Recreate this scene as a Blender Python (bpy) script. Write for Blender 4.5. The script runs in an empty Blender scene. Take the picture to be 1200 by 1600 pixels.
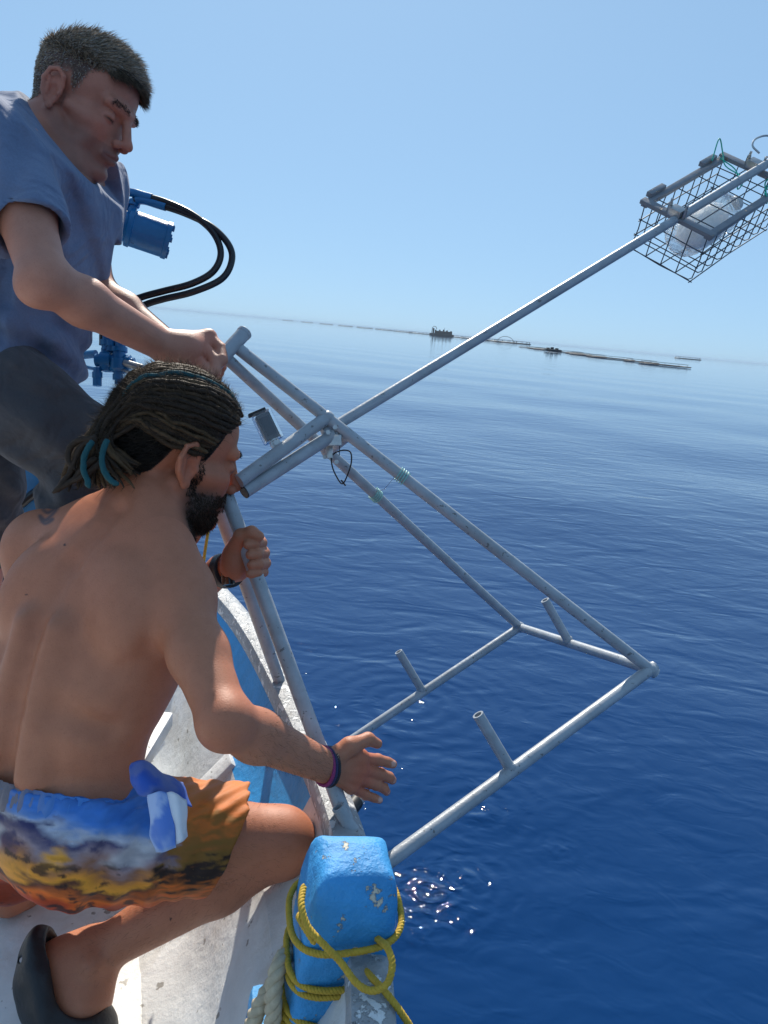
import bpy, bmesh, math, random
import numpy as np
from mathutils import Vector, Matrix, noise as mnoise

random.seed(7)
RNG = np.random.default_rng(11)
scene = bpy.context.scene
COL = scene.collection
rad = math.radians

# ------------------------------------------------------------------ camera
CAM_H = 1.45                      # metres above the water
PITCH, ROLL, FPX = rad(13.35), rad(5.3), 1200.0
FWD = Vector((0, math.cos(PITCH), -math.sin(PITCH)))
UP0 = Vector((0, math.sin(PITCH), math.cos(PITCH)))
RIGHT = Vector((1, 0, 0)) * math.cos(ROLL) + UP0 * math.sin(ROLL)
UPV = UP0 * math.cos(ROLL) - Vector((1, 0, 0)) * math.sin(ROLL)
CAM = Vector((0, 0, CAM_H))
cd = bpy.data.cameras.new('camera')
cam = bpy.data.objects.new('camera', cd)
COL.objects.link(cam)
cd.sensor_fit = 'VERTICAL'; cd.sensor_height = 36.0; cd.lens = 36.0 * FPX / 1600.0
cd.clip_start = 0.05; cd.clip_end = 60000
m3 = Matrix((RIGHT, UPV, -FWD)).transposed()
cam.matrix_world = Matrix.Translation(CAM) @ m3.to_4x4()
scene.camera = cam
scene.render.resolution_x = 768; scene.render.resolution_y = 1024

def V3(x, y, z):                  # a direction given along the view's right / down / forward
    return RIGHT * x - UPV * y + FWD * z
def P(px, py, d):                 # survey point: bearing read off the photograph, range d metres
    return CAM + V3((px - 600) / FPX * d, (py - 800) / FPX * d, d)
def PZ(px, py, z):
    v = V3((px - 600) / FPX, (py - 800) / FPX, 1.0)
    return CAM + v * ((z - CAM_H) / v.z)

# ------------------------------------------------------------------ sky + sun
SUN_EL, SUN_AZ = rad(41), rad(-8)     # azimuth clockwise from +Y
w = bpy.data.worlds.new('World'); scene.world = w; w.use_nodes = True
nt = w.node_tree; nt.nodes.clear()
sky = nt.nodes.new('ShaderNodeTexSky'); sky.sky_type = 'NISHITA'; sky.sun_disc = False
sky.sun_elevation = SUN_EL; sky.sun_rotation = SUN_AZ
sky.air_density = 0.7; sky.dust_density = 0.3; sky.ozone_density = 6.0; sky.altitude = 0
bg = nt.nodes.new('ShaderNodeBackground'); bg.inputs[1].default_value = 0.10
wo = nt.nodes.new('ShaderNodeOutputWorld')
# hazy summer air: the clear-sky gradient is evened out over the whole dome and tinted
gm = nt.nodes.new('ShaderNodeGamma'); gm.inputs[1].default_value = 0.25
tn = nt.nodes.new('ShaderNodeVectorMath'); tn.operation = 'MULTIPLY'; tn.inputs[1].default_value = (2.24, 3.28, 4.28)
nt.links.new(sky.outputs[0], gm.inputs[0]); nt.links.new(gm.outputs[0], tn.inputs[0]); nt.links.new(tn.outputs[0], bg.inputs[0]); nt.links.new(bg.outputs[0], wo.inputs[0])
sd = bpy.data.lights.new('sun', 'SUN'); sd.energy = 5.0; sd.angle = rad(0.53); sd.color = (1.0, 0.93, 0.82)
sun = bpy.data.objects.new('sun', sd); COL.objects.link(sun)
SDIR = Vector((math.sin(SUN_AZ) * math.cos(SUN_EL), math.cos(SUN_AZ) * math.cos(SUN_EL), math.sin(SUN_EL)))
sun.rotation_euler = SDIR.to_track_quat('Z', 'Y').to_euler()
sun.location = (0, 20, 30)
vs = scene.view_settings
vs.view_transform = 'Standard'; vs.look = 'None'; vs.exposure = 0.32; vs.gamma = 1.0

# ------------------------------------------------------------------ helpers
def tag(o, label=None, cat=None, group=None, kind=None):
    if label: o['label'] = label
    if cat: o['category'] = cat
    if group: o['group'] = group
    if kind: o['kind'] = kind
    return o

def empty(name, loc, label=None, cat=None, group=None):
    o = bpy.data.objects.new(name, None); COL.objects.link(o)
    o.location = loc; o.empty_display_size = 0.05
    return tag(o, label, cat, group)

ORG = {}
def origin_of(p):
    o = Vector((0, 0, 0))
    while p is not None:
        o = o + p.location; p = p.parent
    return o

def mesh_obj(name, verts, faces, mat, parent=None, smooth=True, loc=None):
    """verts in world metres; stored relative to loc (or the parent's origin)."""
    verts = np.asarray(verts, dtype=np.float64).reshape(-1, 3)
    base = origin_of(parent) if parent is not None else Vector((0, 0, 0))
    if loc is None: loc = base
    loc = Vector(loc)
    verts = verts - np.array(loc)
    me = bpy.data.meshes.new(name)
    if isinstance(faces, np.ndarray):
        n, k = faces.shape
        me.vertices.add(len(verts)); me.vertices.foreach_set('co', verts.astype(np.float32).ravel())
        me.loops.add(n * k); me.loops.foreach_set('vertex_index', faces.astype(np.int32).ravel())
        me.polygons.add(n)
        me.polygons.foreach_set('loop_start', np.arange(0, n * k, k, dtype=np.int32))
        me.polygons.foreach_set('loop_total', np.full(n, k, dtype=np.int32))
        me.update(calc_edges=True)
    else:
        me.from_pydata([tuple(v) for v in verts], [], faces)
    me.validate()
    if smooth: me.polygons.foreach_set('use_smooth', np.ones(len(me.polygons), dtype=bool))
    o = bpy.data.objects.new(name, me); COL.objects.link(o)
    o.parent = parent; o.location = loc - base
    if mat is not None: me.materials.append(mat)
    return o

def set_color(o, cols, name='Col'):
    me = o.data
    a = me.color_attributes.new(name, 'FLOAT_COLOR', 'POINT')
    c = np.ones((len(me.vertices), 4), dtype=np.float32); c[:, :3] = cols
    a.data.foreach_set('color', c.ravel())

def catmull(pts, n=8, closed=False):
    pts = [np.array(p, dtype=float) for p in pts]
    out = []
    N = len(pts)
    for i in range(N if closed else N - 1):
        if closed:
            p0, p1, p2, p3 = pts[i - 1], pts[i], pts[(i + 1) % N], pts[(i + 2) % N]
        else:
            p1, p2 = pts[i], pts[i + 1]
            p0 = pts[i - 1] if i > 0 else 2 * p1 - p2
            p3 = pts[i + 2] if i + 2 < N else 2 * p2 - p1
        for k in range(n):
            t = k / n
            out.append(0.5 * (2 * p1 + (p2 - p0) * t + (2 * p0 - 5 * p1 + 4 * p2 - p3) * t * t + (3 * p1 - p0 - 3 * p2 + p3) * t ** 3))
    if not closed: out.append(pts[-1])
    return np.array(out)

def frames(pts, closed=False):
    pts = np.asarray(pts, dtype=float)
    n = len(pts)
    T = np.gradient(pts, axis=0)
    if closed:
        T = np.roll(pts, -1, 0) - np.roll(pts, 1, 0)
    T /= np.linalg.norm(T, axis=1)[:, None] + 1e-12
    a = np.array([0, 0, 1.0]) if abs(T[0][2]) < 0.9 else np.array([1.0, 0, 0])
    N = np.zeros_like(pts)
    v = np.cross(T[0], a); v /= np.linalg.norm(v); N[0] = v
    for i in range(1, n):
        v = N[i - 1] - T[i] * np.dot(N[i - 1], T[i]); N[i] = v / (np.linalg.norm(v) + 1e-12)
    B = np.cross(T, N)
    return T, N, B

def tube_geo(pts, r, sides=10, caps=True, closed=False, off=0):
    pts = np.asarray([tuple(p) for p in pts], dtype=float)
    n = len(pts)
    rr = np.full(n, r, dtype=float) if np.isscalar(r) else np.asarray(r, dtype=float)
    T, N, B = frames(pts, closed)
    ang = np.linspace(0, 2 * math.pi, sides, endpoint=False)
    ring = pts[:, None, :] + rr[:, None, None] * (np.cos(ang)[None, :, None] * N[:, None, :] + np.sin(ang)[None, :, None] * B[:, None, :])
    verts = ring.reshape(-1, 3)
    faces = []
    for i in range(n if closed else n - 1):
        j = (i + 1) % n
        for k in range(sides):
            l = (k + 1) % sides
            faces.append([off + i * sides + k, off + i * sides + l, off + j * sides + l, off + j * sides + k])
    if caps and not closed:
        faces.append([off + k for k in range(sides)][::-1])
        faces.append([off + (n - 1) * sides + k for k in range(sides)])
    return verts, faces

class MB:
    """collects several shapes that belong to ONE part."""
    def __init__(s): s.v = []; s.f = []; s.n = 0
    def add(s, verts, faces):
        verts = np.asarray(verts, dtype=float).reshape(-1, 3)
        s.v.append(verts); s.f += [[i + s.n for i in f] for f in faces]; s.n += len(verts)
        return s
    def tube(s, pts, r, sides=10, caps=True, closed=False):
        v, f = tube_geo(pts, r, sides, caps, closed); return s.add(v, f)
    def box(s, c, ax, half, bev=0.0):
        """box with half sizes along three orthonormal axes; bev chamfers every edge"""
        c = np.array(c, dtype=float); A = np.array([np.array(a, dtype=float) for a in ax])
        bm = bmesh.new(); bmesh.ops.create_cube(bm, size=2.0)
        for v in bm.verts: v.co = Vector((v.co.x * half[0], v.co.y * half[1], v.co.z * half[2]))
        if bev > 0:
            bmesh.ops.bevel(bm, geom=bm.edges[:], offset=bev, segments=2, affect='EDGES', profile=0.6)
        bm.verts.index_update()
        vs_ = np.array([v.co[:] for v in bm.verts]) @ A + c
        fs_ = [[v.index for v in f.verts] for f in bm.faces]
        bm.free(); return s.add(vs_, fs_)
    def lathe(s, a, axis, prof, sides=20):
        """profile [(distance along axis, radius)]"""
        a = np.array(a, dtype=float); t = np.array(axis, dtype=float); t /= np.linalg.norm(t)
        h = np.array([0, 0, 1.0]) if abs(t[2]) < 0.9 else np.array([1.0, 0, 0])
        n = np.cross(t, h); n /= np.linalg.norm(n); b = np.cross(t, n)
        vs_, fs_ = [], []
        for d, r in prof:
            for k in range(sides):
                q = 2 * math.pi * k / sides
                vs_.append(a + t * d + r * (math.cos(q) * n + math.sin(q) * b))
        for i in range(len(prof) - 1):
            for k in range(sides):
                l = (k + 1) % sides
                fs_.append([i * sides + k, i * sides + l, (i + 1) * sides + l, (i + 1) * sides + k])
        fs_.append(list(range(sides))[::-1]); fs_.append([(len(prof) - 1) * sides + k for k in range(sides)])
        return s.add(vs_, fs_)
    def build(s, name, mat, parent=None, smooth=True, loc=None, auto=35):
        o = mesh_obj(name, np.concatenate(s.v), s.f, mat, parent, smooth, loc)
        if smooth and auto:
            o.data.set_sharp_from_angle(angle=rad(auto))
        return o

def tube(name, pts, r, mat, parent=None, sides=12, loc=None):
    return MB().tube(pts, r, sides).build(name, mat, parent, True, loc, 60)

def orth(t, ref):
    t = Vector(t).normalized(); n = Vector(ref) - t * Vector(ref).dot(t); n.normalize()
    return t, n, t.cross(n)

def rope_geo(mb, pts, R, pitch, strands=3, sides=6, fat=0.55):
    """laid rope: helical strands round a path"""
    pts = np.asarray([tuple(p) for p in pts], dtype=float)
    L = np.concatenate([[0], np.cumsum(np.linalg.norm(np.diff(pts, axis=0), axis=1))])
    n = max(8, int(L[-1] / (pitch / 7)))
    s = np.linspace(0, L[-1], n)
    q = np.stack([np.interp(s, L, pts[:, k]) for k in range(3)], 1)
    T, N, B = frames(q)
    for k in range(strands):
        a = 2 * math.pi * (s / pitch + k / strands)
        c = q + R * (1 - fat) * 1.1 * (np.cos(a)[:, None] * N + np.sin(a)[:, None] * B)
        mb.tube(c, R * fat, sides)

# ------------------------------------------------------------------ materials
def mat_new(name):
    m = bpy.data.materials.new(name); m.use_nodes = True
    nt = m.node_tree; nt.nodes.clear()
    out = nt.nodes.new('ShaderNodeOutputMaterial')
    b = nt.nodes.new('ShaderNodeBsdfPrincipled')
    nt.links.new(b.outputs[0], out.inputs[0])
    return m, nt, b
def N_(nt, t, **kw):
    n = nt.nodes.new(t)
    for k, v in kw.items():
        if k in ('scale', 'detail', 'rough', 'dist'):
            n.inputs[{'scale': 'Scale', 'detail': 'Detail', 'rough': 'Roughness', 'dist': 'Distortion'}[k]].default_value = v
        else: setattr(n, k, v)
    return n
def ramp(nt, src, stops, interp='LINEAR'):
    r = nt.nodes.new('ShaderNodeValToRGB'); r.color_ramp.interpolation = interp
    el = r.color_ramp.elements
    while len(el) < len(stops): el.new(0.5)
    for e, (p, c) in zip(el, stops):
        e.position = p; e.color = (c, c, c, 1) if np.isscalar(c) else (*c, 1)
    nt.links.new(src, r.inputs[0]); return r.outputs[0]
def mix(nt, a, b, f, mode='MIX'):
    n = nt.nodes.new('ShaderNodeMix'); n.data_type = 'RGBA'; n.blend_type = mode
    for i, s in ((6, a), (7, b)):
        if hasattr(s, 'links'): nt.links.new(s, n.inputs[i])
        else: n.inputs[i].default_value = (*s, 1)
    if hasattr(f, 'links'): nt.links.new(f, n.inputs[0])
    else: n.inputs[0].default_value = f
    return n.outputs[2]
def mth(nt, op, a, b=None, c=None):
    n = nt.nodes.new('ShaderNodeMath'); n.operation = op
    for i, s in enumerate((a, b, c)):
        if s is None: continue
        if hasattr(s, 'links'): nt.links.new(s, n.inputs[i])
        else: n.inputs[i].default_value = s
    return n.outputs[0]
def geo_pos(nt):
    return nt.nodes.new('ShaderNodeNewGeometry').outputs['Position']
def noise_t(nt, vec, scale, detail=4, rough=0.55, dist=0.0):
    n = N_(nt, 'ShaderNodeTexNoise', scale=scale, detail=detail, rough=rough, dist=dist)
    nt.links.new(vec, n.inputs['Vector']); return n.outputs['Fac']
def bump(nt, b, h, strength=0.3, dist=0.01):
    n = nt.nodes.new('ShaderNodeBump'); n.inputs['Strength'].default_value = strength; n.inputs['Distance'].default_value = dist
    nt.links.new(h, n.inputs['Height']); nt.links.new(n.outputs[0], b.inputs['Normal']); return n
def setc(b, col=None, rough=None, metal=None, spec=None):
    if col is not None: b.inputs['Base Color'].default_value = (*col, 1)
    if rough is not None: b.inputs['Roughness'].default_value = rough
    if metal is not None: b.inputs['Metallic'].default_value = metal
    if spec is not None: b.inputs['Specular IOR Level'].default_value = spec

def paint_mat(name, col, chips=None, chip_amt=0.62, scale=14, rough=0.45, relief=0.004, dirt=None, dirt_amt=0.3):
    """brushed paint: chips showing an older coat, grime, uneven brush relief"""
    m, nt, b = mat_new(name)
    pos = geo_pos(nt)
    n1 = noise_t(nt, pos, scale, 6, 0.6)
    n2 = noise_t(nt, pos, scale * 6, 5, 0.65)
    c = mix(nt, tuple(x * 0.82 for x in col), tuple(min(1, x * 1.12) for x in col), ramp(nt, n1, [(0.3, 0.0), (0.7, 1.0)]))
    if dirt is not None:
        n3 = noise_t(nt, pos, scale * 0.45, 8, 0.7, 0.4)
        c = mix(nt, c, dirt, mth(nt, 'MULTIPLY', ramp(nt, n3, [(0.48, 0.0), (0.72, 1.0)]), dirt_amt))
        n4 = noise_t(nt, pos, scale * 4.5, 3, 0.5)
        c = mix(nt, c, tuple(x * 0.35 for x in dirt), mth(nt, 'MULTIPLY', ramp(nt, n4, [(0.66, 0.0), (0.70, 1.0)]), 0.7))
    if chips is not None:
        n5 = noise_t(nt, pos, scale * 1.6, 9, 0.68, 0.2)
        f = ramp(nt, n5, [(chip_amt, 0.0), (chip_amt + 0.02, 1.0)])
        c = mix(nt, c, chips, f)
    nt.links.new(c, b.inputs['Base Color'])
    setc(b, rough=rough)
    h = mth(nt, 'ADD', n1, mth(nt, 'MULTIPLY', n2, 0.35))
    if chips is not None: h = mth(nt, 'SUBTRACT', h, mth(nt, 'MULTIPLY', f, 0.5))
    bump(nt, b, h, 0.8, relief)
    return m

def plain_mat(name, col, rough=0.5, metal=0.0, var=0.15, scale=40, relief=0.0):
    m, nt, b = mat_new(name)
    pos = geo_pos(nt); n1 = noise_t(nt, pos, scale, 5)
    c = mix(nt, tuple(x * (1 - var) for x in col), tuple(min(1, x * (1 + var)) for x in col), n1)
    nt.links.new(c, b.inputs['Base Color']); setc(b, rough=rough, metal=metal)
    if relief: bump(nt, b, n1, 0.6, relief)
    return m

M = {}
M['blue'] = paint_mat('blue_paint', (0.035, 0.29, 0.66), (0.55, 0.56, 0.50), 0.665, 17, 0.42, 0.005)
M['blue_bitt'] = paint_mat('blue_bitt_paint', (0.04, 0.30, 0.64), (0.60, 0.56, 0.45), 0.605, 19, 0.55, 0.009)
M['blue_machine'] = paint_mat('blue_machine_paint', (0.008, 0.15, 0.36), (0.03, 0.06, 0.10), 0.66, 22, 0.35, 0.002)
M['white'] = paint_mat('white_boat_paint', (0.66, 0.67, 0.66), (0.30, 0.27, 0.23), 0.68, 10, 0.55, 0.006, (0.42, 0.36, 0.27), 0.7)
M['cap'] = paint_mat('weathered_gunwale_paint', (0.34, 0.35, 0.36), (0.70, 0.71, 0.70), 0.54, 26, 0.4, 0.008, (0.12, 0.12, 0.12), 0.5)
M['tube'] = paint_mat('grey_painted_tube', (0.34, 0.37, 0.40), (0.06, 0.045, 0.035), 0.665, 26, 0.36, 0.0018, (0.20, 0.18, 0.16), 0.35)
M['wire'] = plain_mat('dark_coated_wire', (0.05, 0.06, 0.075), 0.5)
M['cagebar'] = paint_mat('cage_frame_paint', (0.20, 0.21, 0.23), (0.28, 0.20, 0.14), 0.62, 30, 0.5, 0.002)
M['steel'] = plain_mat('worn_steel', (0.45, 0.45, 0.44), 0.35, 0.9, 0.3, 120)
M['black'] = plain_mat('black_rubber', (0.012, 0.012, 0.014), 0.5, 0, 0.4, 70, 0.003)
M['hose'] = plain_mat('black_hose', (0.010, 0.011, 0.014), 0.32, 0, 0.3, 60)
M['tape'] = plain_mat('black_tape', (0.015, 0.015, 0.017), 0.5)
M['yellow'] = plain_mat('yellow_rope', (0.50, 0.32, 0.03), 0.75, 0, 0.35, 160, 0.001)
M['cream'] = plain_mat('cream_rope', (0.50, 0.42, 0.29), 0.85, 0, 0.4, 120, 0.002)
M['green'] = plain_mat('green_twine', (0.01, 0.42, 0.30), 0.5)
M['teal'] = plain_mat('teal_yarn', (0.004, 0.065, 0.075), 0.8, 0, 0.35, 150, 0.001)
# ================================================================== SEA
def sea_material():
    m, nt, b = mat_new('sea_water')
    pos = geo_pos(nt)
    def mapped(sx, sy, rot=0.0):
        mp = nt.nodes.new('ShaderNodeMapping'); mp.inputs['Scale'].default_value = (sx, sy, 1); mp.inputs['Rotation'].default_value = (0, 0, rot)
        nt.links.new(pos, mp.inputs['Vector']); return mp.outputs[0]
    a = noise_t(nt, mapped(0.30, 0.55, 0.35), 1.0, 2, 0.5)
    c = noise_t(nt, mapped(1.0, 1.7, -0.3), 2.2, 2, 0.5, 0.6)
    d = noise_t(nt, mapped(1.0, 1.5, 0.5), 7.5, 2, 0.5, 0.8)
    e = noise_t(nt, mapped(1, 1.25, 0.2), 22, 2, 0.5, 0.6)
    patch = ramp(nt, noise_t(nt, mapped(0.025, 0.07, 0.12), 1.0, 3, 0.55), [(0.36, 0.35), (0.62, 1.0)])
    ln_ = nt.nodes.new('ShaderNodeVectorMath'); ln_.operation = 'LENGTH'; nt.links.new(pos, ln_.inputs[0])
    calm = mth(nt, 'ADD', 0.09, mth(nt, 'DIVIDE', 0.91, mth(nt, 'ADD', 1.0, mth(nt, 'POWER', mth(nt, 'DIVIDE', ln_.outputs['Value'], 6.5), 1.3))))   # smoother water away from the boat's own ripples
    h = mth(nt, 'MULTIPLY', a, 0.062)
    h = mth(nt, 'ADD', h, mth(nt, 'MULTIPLY', c, 0.028))
    r = mth(nt, 'ADD', mth(nt, 'MULTIPLY', d, 0.0115), mth(nt, 'MULTIPLY', e, 0.0018))
    h = mth(nt, 'ADD', h, mth(nt, 'MULTIPLY', r, patch))
    h = mth(nt, 'MULTIPLY', h, calm)
    # rings where water drips off the frame
    for (px, py, k, amp, fall) in ((640, 1105, 75, 0.0022, 0.30), (745, 1270, 95, 0.0022, 0.16), (668, 1395, 120, 0.0026, 0.12),
                                   (870, 1335, 150, 0.0012, 0.06), (560, 1165, 80, 0.0018, 0.22), (915, 1150, 70, 0.0012, 0.18), (730, 1380, 140, 0.0018, 0.09)):
        q = PZ(px, py, 0)
        vd = nt.nodes.new('ShaderNodeVectorMath'); vd.operation = 'DISTANCE'; nt.links.new(pos, vd.inputs[0]); vd.inputs[1].default_value = (q.x, q.y, 0)
        s = mth(nt, 'SINE', mth(nt, 'MULTIPLY', mth(nt, 'ADD', vd.outputs['Value'], mth(nt, 'MULTIPLY', d, 0.06)), k))
        f = mth(nt, 'EXPONENT', mth(nt, 'MULTIPLY', vd.outputs['Value'], -1.0 / fall))
        h = mth(nt, 'ADD', h, mth(nt, 'MULTIPLY', mth(nt, 'MULTIPLY', s, f), amp))
    g = noise_t(nt, pos, 26, 1, 0.4, 0.4)                      # choppy water where the drips fall
    for (px, py, amp, fall) in ((690, 1395, 0.0085, 0.14), (760, 1280, 0.0065, 0.09), (870, 1338, 0.006, 0.05), (640, 1440, 0.007, 0.12), (560, 1250, 0.005, 0.14)):
        q = PZ(px, py, 0)
        vd = nt.nodes.new('ShaderNodeVectorMath'); vd.operation = 'DISTANCE'; nt.links.new(pos, vd.inputs[0]); vd.inputs[1].default_value = (q.x, q.y, 0)
        f = mth(nt, 'EXPONENT', mth(nt, 'MULTIPLY', mth(nt, 'POWER', mth(nt, 'DIVIDE', vd.outputs['Value'], fall), 2.0), -1.0))
        h = mth(nt, 'ADD', h, mth(nt, 'MULTIPLY', mth(nt, 'MULTIPLY', g, f), amp))
    bm_ = bump(nt, b, h, 1.0, 1.0)
    setc(b, (0.0010, 0.029, 0.112), 0.03)
    b.inputs['IOR'].default_value = 1.333
    return m

def build_sea():
    na, rings = 400, []
    r = 0.25
    while r < 40000: rings.append(r); r *= 1.05
    rr = np.array(rings); an = np.linspace(0, 2 * math.pi, na, endpoint=False)
    x = rr[:, None] * np.sin(an)[None]; y = rr[:, None] * np.cos(an)[None]
    z = np.zeros_like(x)
    amp = 1.0 / (1 + (rr / 60.0) ** 2)
    for (wl, dirn, A) in ((7.0, 0.5, 0.018), (4.1, -0.3, 0.010), (2.6, 1.1, 0.006)):
        fade = np.clip((wl / 3.0) / (rr * 0.05), 0, 1)
        z += A * (amp * fade)[:, None] * np.sin(2 * math.pi / wl * (x * math.sin(dirn) + y * math.cos(dirn)) + wl)
    v = np.stack([x, y, z], -1).reshape(-1, 3)
    v = np.concatenate([v, [[0, 0, 0]]])
    i = np.arange(len(rr) - 1)[:, None]; k = np.arange(na)[None]; l = (k + 1) % na
    f = np.stack([i * na + k, (i + 1) * na + k, (i + 1) * na + l, i * na + l], -1).reshape(-1, 4)
    o = mesh_obj('sea', v, f, sea_material())
    tag(o, kind='structure')
build_sea()

# ================================================================== BOAT
ZG = CAM_H - 0.74            # gunwale
ZD = CAM_H - 1.12            # deck
gp = [PZ(*q, ZG) for q in ((592, 1480), (541, 1300), (509, 1215), (466, 1120), (417, 1030), (370, 945))]
curve = [Vector((0.02, -2.2, 0)), Vector((0.06, -1.0, 0)), Vector((0.06, -0.1, 0)), Vector((0.045, 0.45, 0))] + [Vector((p.x, p.y, 0)) for p in gp]
curve += [Vector((-0.66, 2.36, 0)), Vector((-1.02, 2.68, 0)), Vector((-1.45, 2.92, 0)), Vector((-1.9, 3.06, 0))]
gc = catmull(curve, 8)
for _ in range(60): gc[1:-1] = gc[1:-1] * .5 + (gc[:-2] + gc[2:]) * .25
nG = len(gc)
tg = np.gradient(gc, axis=0); tg /= np.linalg.norm(tg, axis=1)[:, None]
inn = np.stack([-tg[:, 1], tg[:, 0], np.zeros(nG)], 1)      # towards the inside of the boat (left of travel)
sheer = np.interp(np.arange(nG), [0, nG * 0.75, nG - 1], [0, 0, 0.12])
CX = -1.9
boat = empty('fishing_boat', (-0.9, 0.6, 0), 'blue and white painted wooden fishing boat with worn gunwale on the sea', 'boat')

def section(profile, jitter=0.0):
    """profile: (inward offset, height above gunwale or absolute 'z')"""
    rows = []
    for off, dz in profile:
        p = gc + inn * off
        p[:, 2] = ZG + sheer + dz
        if jitter: p[:, 2] += [jitter * mnoise.noise(Vector((a * 9, b * 9, off * 20))) for a, b in p[:, :2]]
        rows.append(p)
    return rows
def loft(name, rows, mat, mirror=True, smooth=True, closed=False, sel=None, parent=boat):
    mb = MB()
    for sgn in ((1, -1) if mirror else (1,)):
        R = []
        for p in rows:
            q = p.copy() if sel is None else p[sel].copy()
            if sgn < 0: q[:, 0] = 2 * CX - q[:, 0]
            R.append(q)
        n = len(R[0]); k = len(R)
        v = np.concatenate(R); f = []
        for a in range(k if closed else k - 1):
            c = (a + 1) % k
            for i in range(n - 1):
                q = [a * n + i, a * n + i + 1, c * n + i + 1, c * n + i]
                f.append(q if sgn > 0 else q[::-1])
        if closed:
            f.append([a * n for a in range(k)]); f.append([a * n + n - 1 for a in range(k)][::-1])
        mb.add(v, f)
    return mb.build(name, mat, parent, smooth, None, 40)
zd = ZD - ZG
# outer planking down to below the water
loft('hull', section([(0.0, -0.03), (-0.012, -0.20), (0.02, -0.42), (0.12, -0.66), (0.35, -0.90)]), M['blue'])
cap = loft('gunwale_cap', section([(-0.026, -0.024), (-0.028, 0.004), (-0.016, 0.014), (0.004, 0.017), (0.022, 0.012), (0.027, -0.002), (0.026, -0.024)], 0.002), M['cap'], closed=True)
# inner bulwark, blue ahead of the bitt and white beside it
ys = gc[:, 1]
i_split = int(np.argmin(np.abs(ys - (PZ(500, 1268, ZG - 0.06).y))))
inner = section([(0.024, -0.026), (0.046, -0.075), (0.085, -0.135), (0.105, -0.150)], 0.004)
loft('bulwark_lining', inner, M['blue'], sel=slice(i_split, nG))
loft('bulwark_lining', inner, M['white'], sel=slice(0, i_split + 1), mirror=False)
low = section([(0.105, -0.150), (0.150, -0.215), (0.185, -0.300), (0.230, zd + 0.03), (0.290, zd)], 0.006)
loft('inner_hull_side', low, M['white'])
# deck: strips from side to side
dl = gc + inn * 0.288; dl[:, 2] = ZD
nd = 26
rowsd = []
for i in range(nG):
    xs = np.linspace(dl[i, 0], 2 * CX - dl[i, 0], nd)
    rowsd.append(np.stack([xs, np.full(nd, dl[i, 1]), np.array([ZD + 0.0035 * mnoise.noise(Vector((a * 6, dl[i, 1] * 6, 0))) for a in xs])], 1))
v = np.concatenate(rowsd); f = []
for i in range(nG - 1):
    for k in range(nd - 1):
        f.append([i * nd + k, i * nd + k + 1, (i + 1) * nd + k + 1, (i + 1) * nd + k][::-1])
mesh_obj('deck', v, f, M['white'], boat)
# frames (ribs) standing proud of the inner side
for t in (1.45, 1.95, 2.4):
    i = int(np.argmin(np.abs(ys - t)))
    a = gc[i] + inn[i] * 0.09; a[2] = ZG - 0.15
    c = gc[i] + inn[i] * 0.30; c[2] = ZD + 0.01
    t_, n_, b_ = orth(Vector(c) - Vector(a), Vector(inn[i]))
    MB().box((a + c) / 2, (t_, n_, b_), ((Vector(c) - Vector(a)).length / 2, 0.022, 0.024), 0.006).build('rib', M['white'], boat)

# ---- mooring bitt
BT, BB = P(557, 1330, 0.93), P(487, 1668, 1.03)
ax = (BT - BB).normalized()
bx_ = V3(0.985, -0.05, 0.17); bx_ = (bx_ - ax * bx_.dot(ax)).normalized(); by_ = ax.cross(bx_)
bitt = empty('mooring_bitt', BB - ax * 0.25, 'sky blue painted wooden mooring bitt with chipped top, wrapped in yellow rope', 'bitt')
def bitt_mesh():
    bm = bmesh.new(); bmesh.ops.create_cube(bm, size=2.0)
    bmesh.ops.subdivide_edges(bm, edges=bm.edges[:], cuts=9, use_grid_fill=True)
    L = (BT - BB).length + 0.27
    vs_ = []
    for v in bm.verts:
        x, y, z = v.co
        # round the square section and the head
        p = 13; n = (abs(x) ** p + abs(y) ** p + (abs(z) ** 12 if z > 0 else 0)) ** (1 / p)
        k = min(1.0, 1.0 / max(n, 1e-6))
        t = (z + 1) / 2
        hw = 0.0575 + 0.004 * math.sin(t * 5) ; waist = 1.0 - 0.13 * math.exp(-((t - 0.66) / 0.10) ** 2) - 0.02 * math.exp(-((t - 0.80) / 0.05) ** 2)
        hx = hw * waist * k * x * 1.06; hy = hw * waist * k * y
        hz = -L + L * t
        if z > 0.75:
            s = (z - 0.75) / 0.25
            e = max(abs(x), abs(y)); hz -= 0.016 * s * max(0, e) ** 4
            hx *= 1 - 0.10 * s ** 2; hy *= 1 - 0.16 * s ** 2
        q = BT + bx_ * hx + by_ * hy + ax * hz
        q += Vector(mnoise.noise_vector(q * 28)) * 0.0022 + Vector(mnoise.noise_vector(q * 90)) * 0.0007
        vs_.append(q)
    bm.verts.index_update()
    fs = [[v.index for v in f.verts] for f in bm.faces]; bm.free()
    o = mesh_obj('post', np.array([tuple(q) for q in vs_]), fs, M['blue_bitt'], bitt)
    sub = o.modifiers.new('s', 'SUBSURF'); sub.levels = 1; sub.render_levels = 1
bitt_mesh()
# base timber beside the bitt
mb = MB(); c = P(438, 1690, 1.04)
mb.box(c, (bx_, by_, ax), (0.055, 0.05, 0.12), 0.012).build('base_timber', M['blue_bitt'], bitt)

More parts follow.
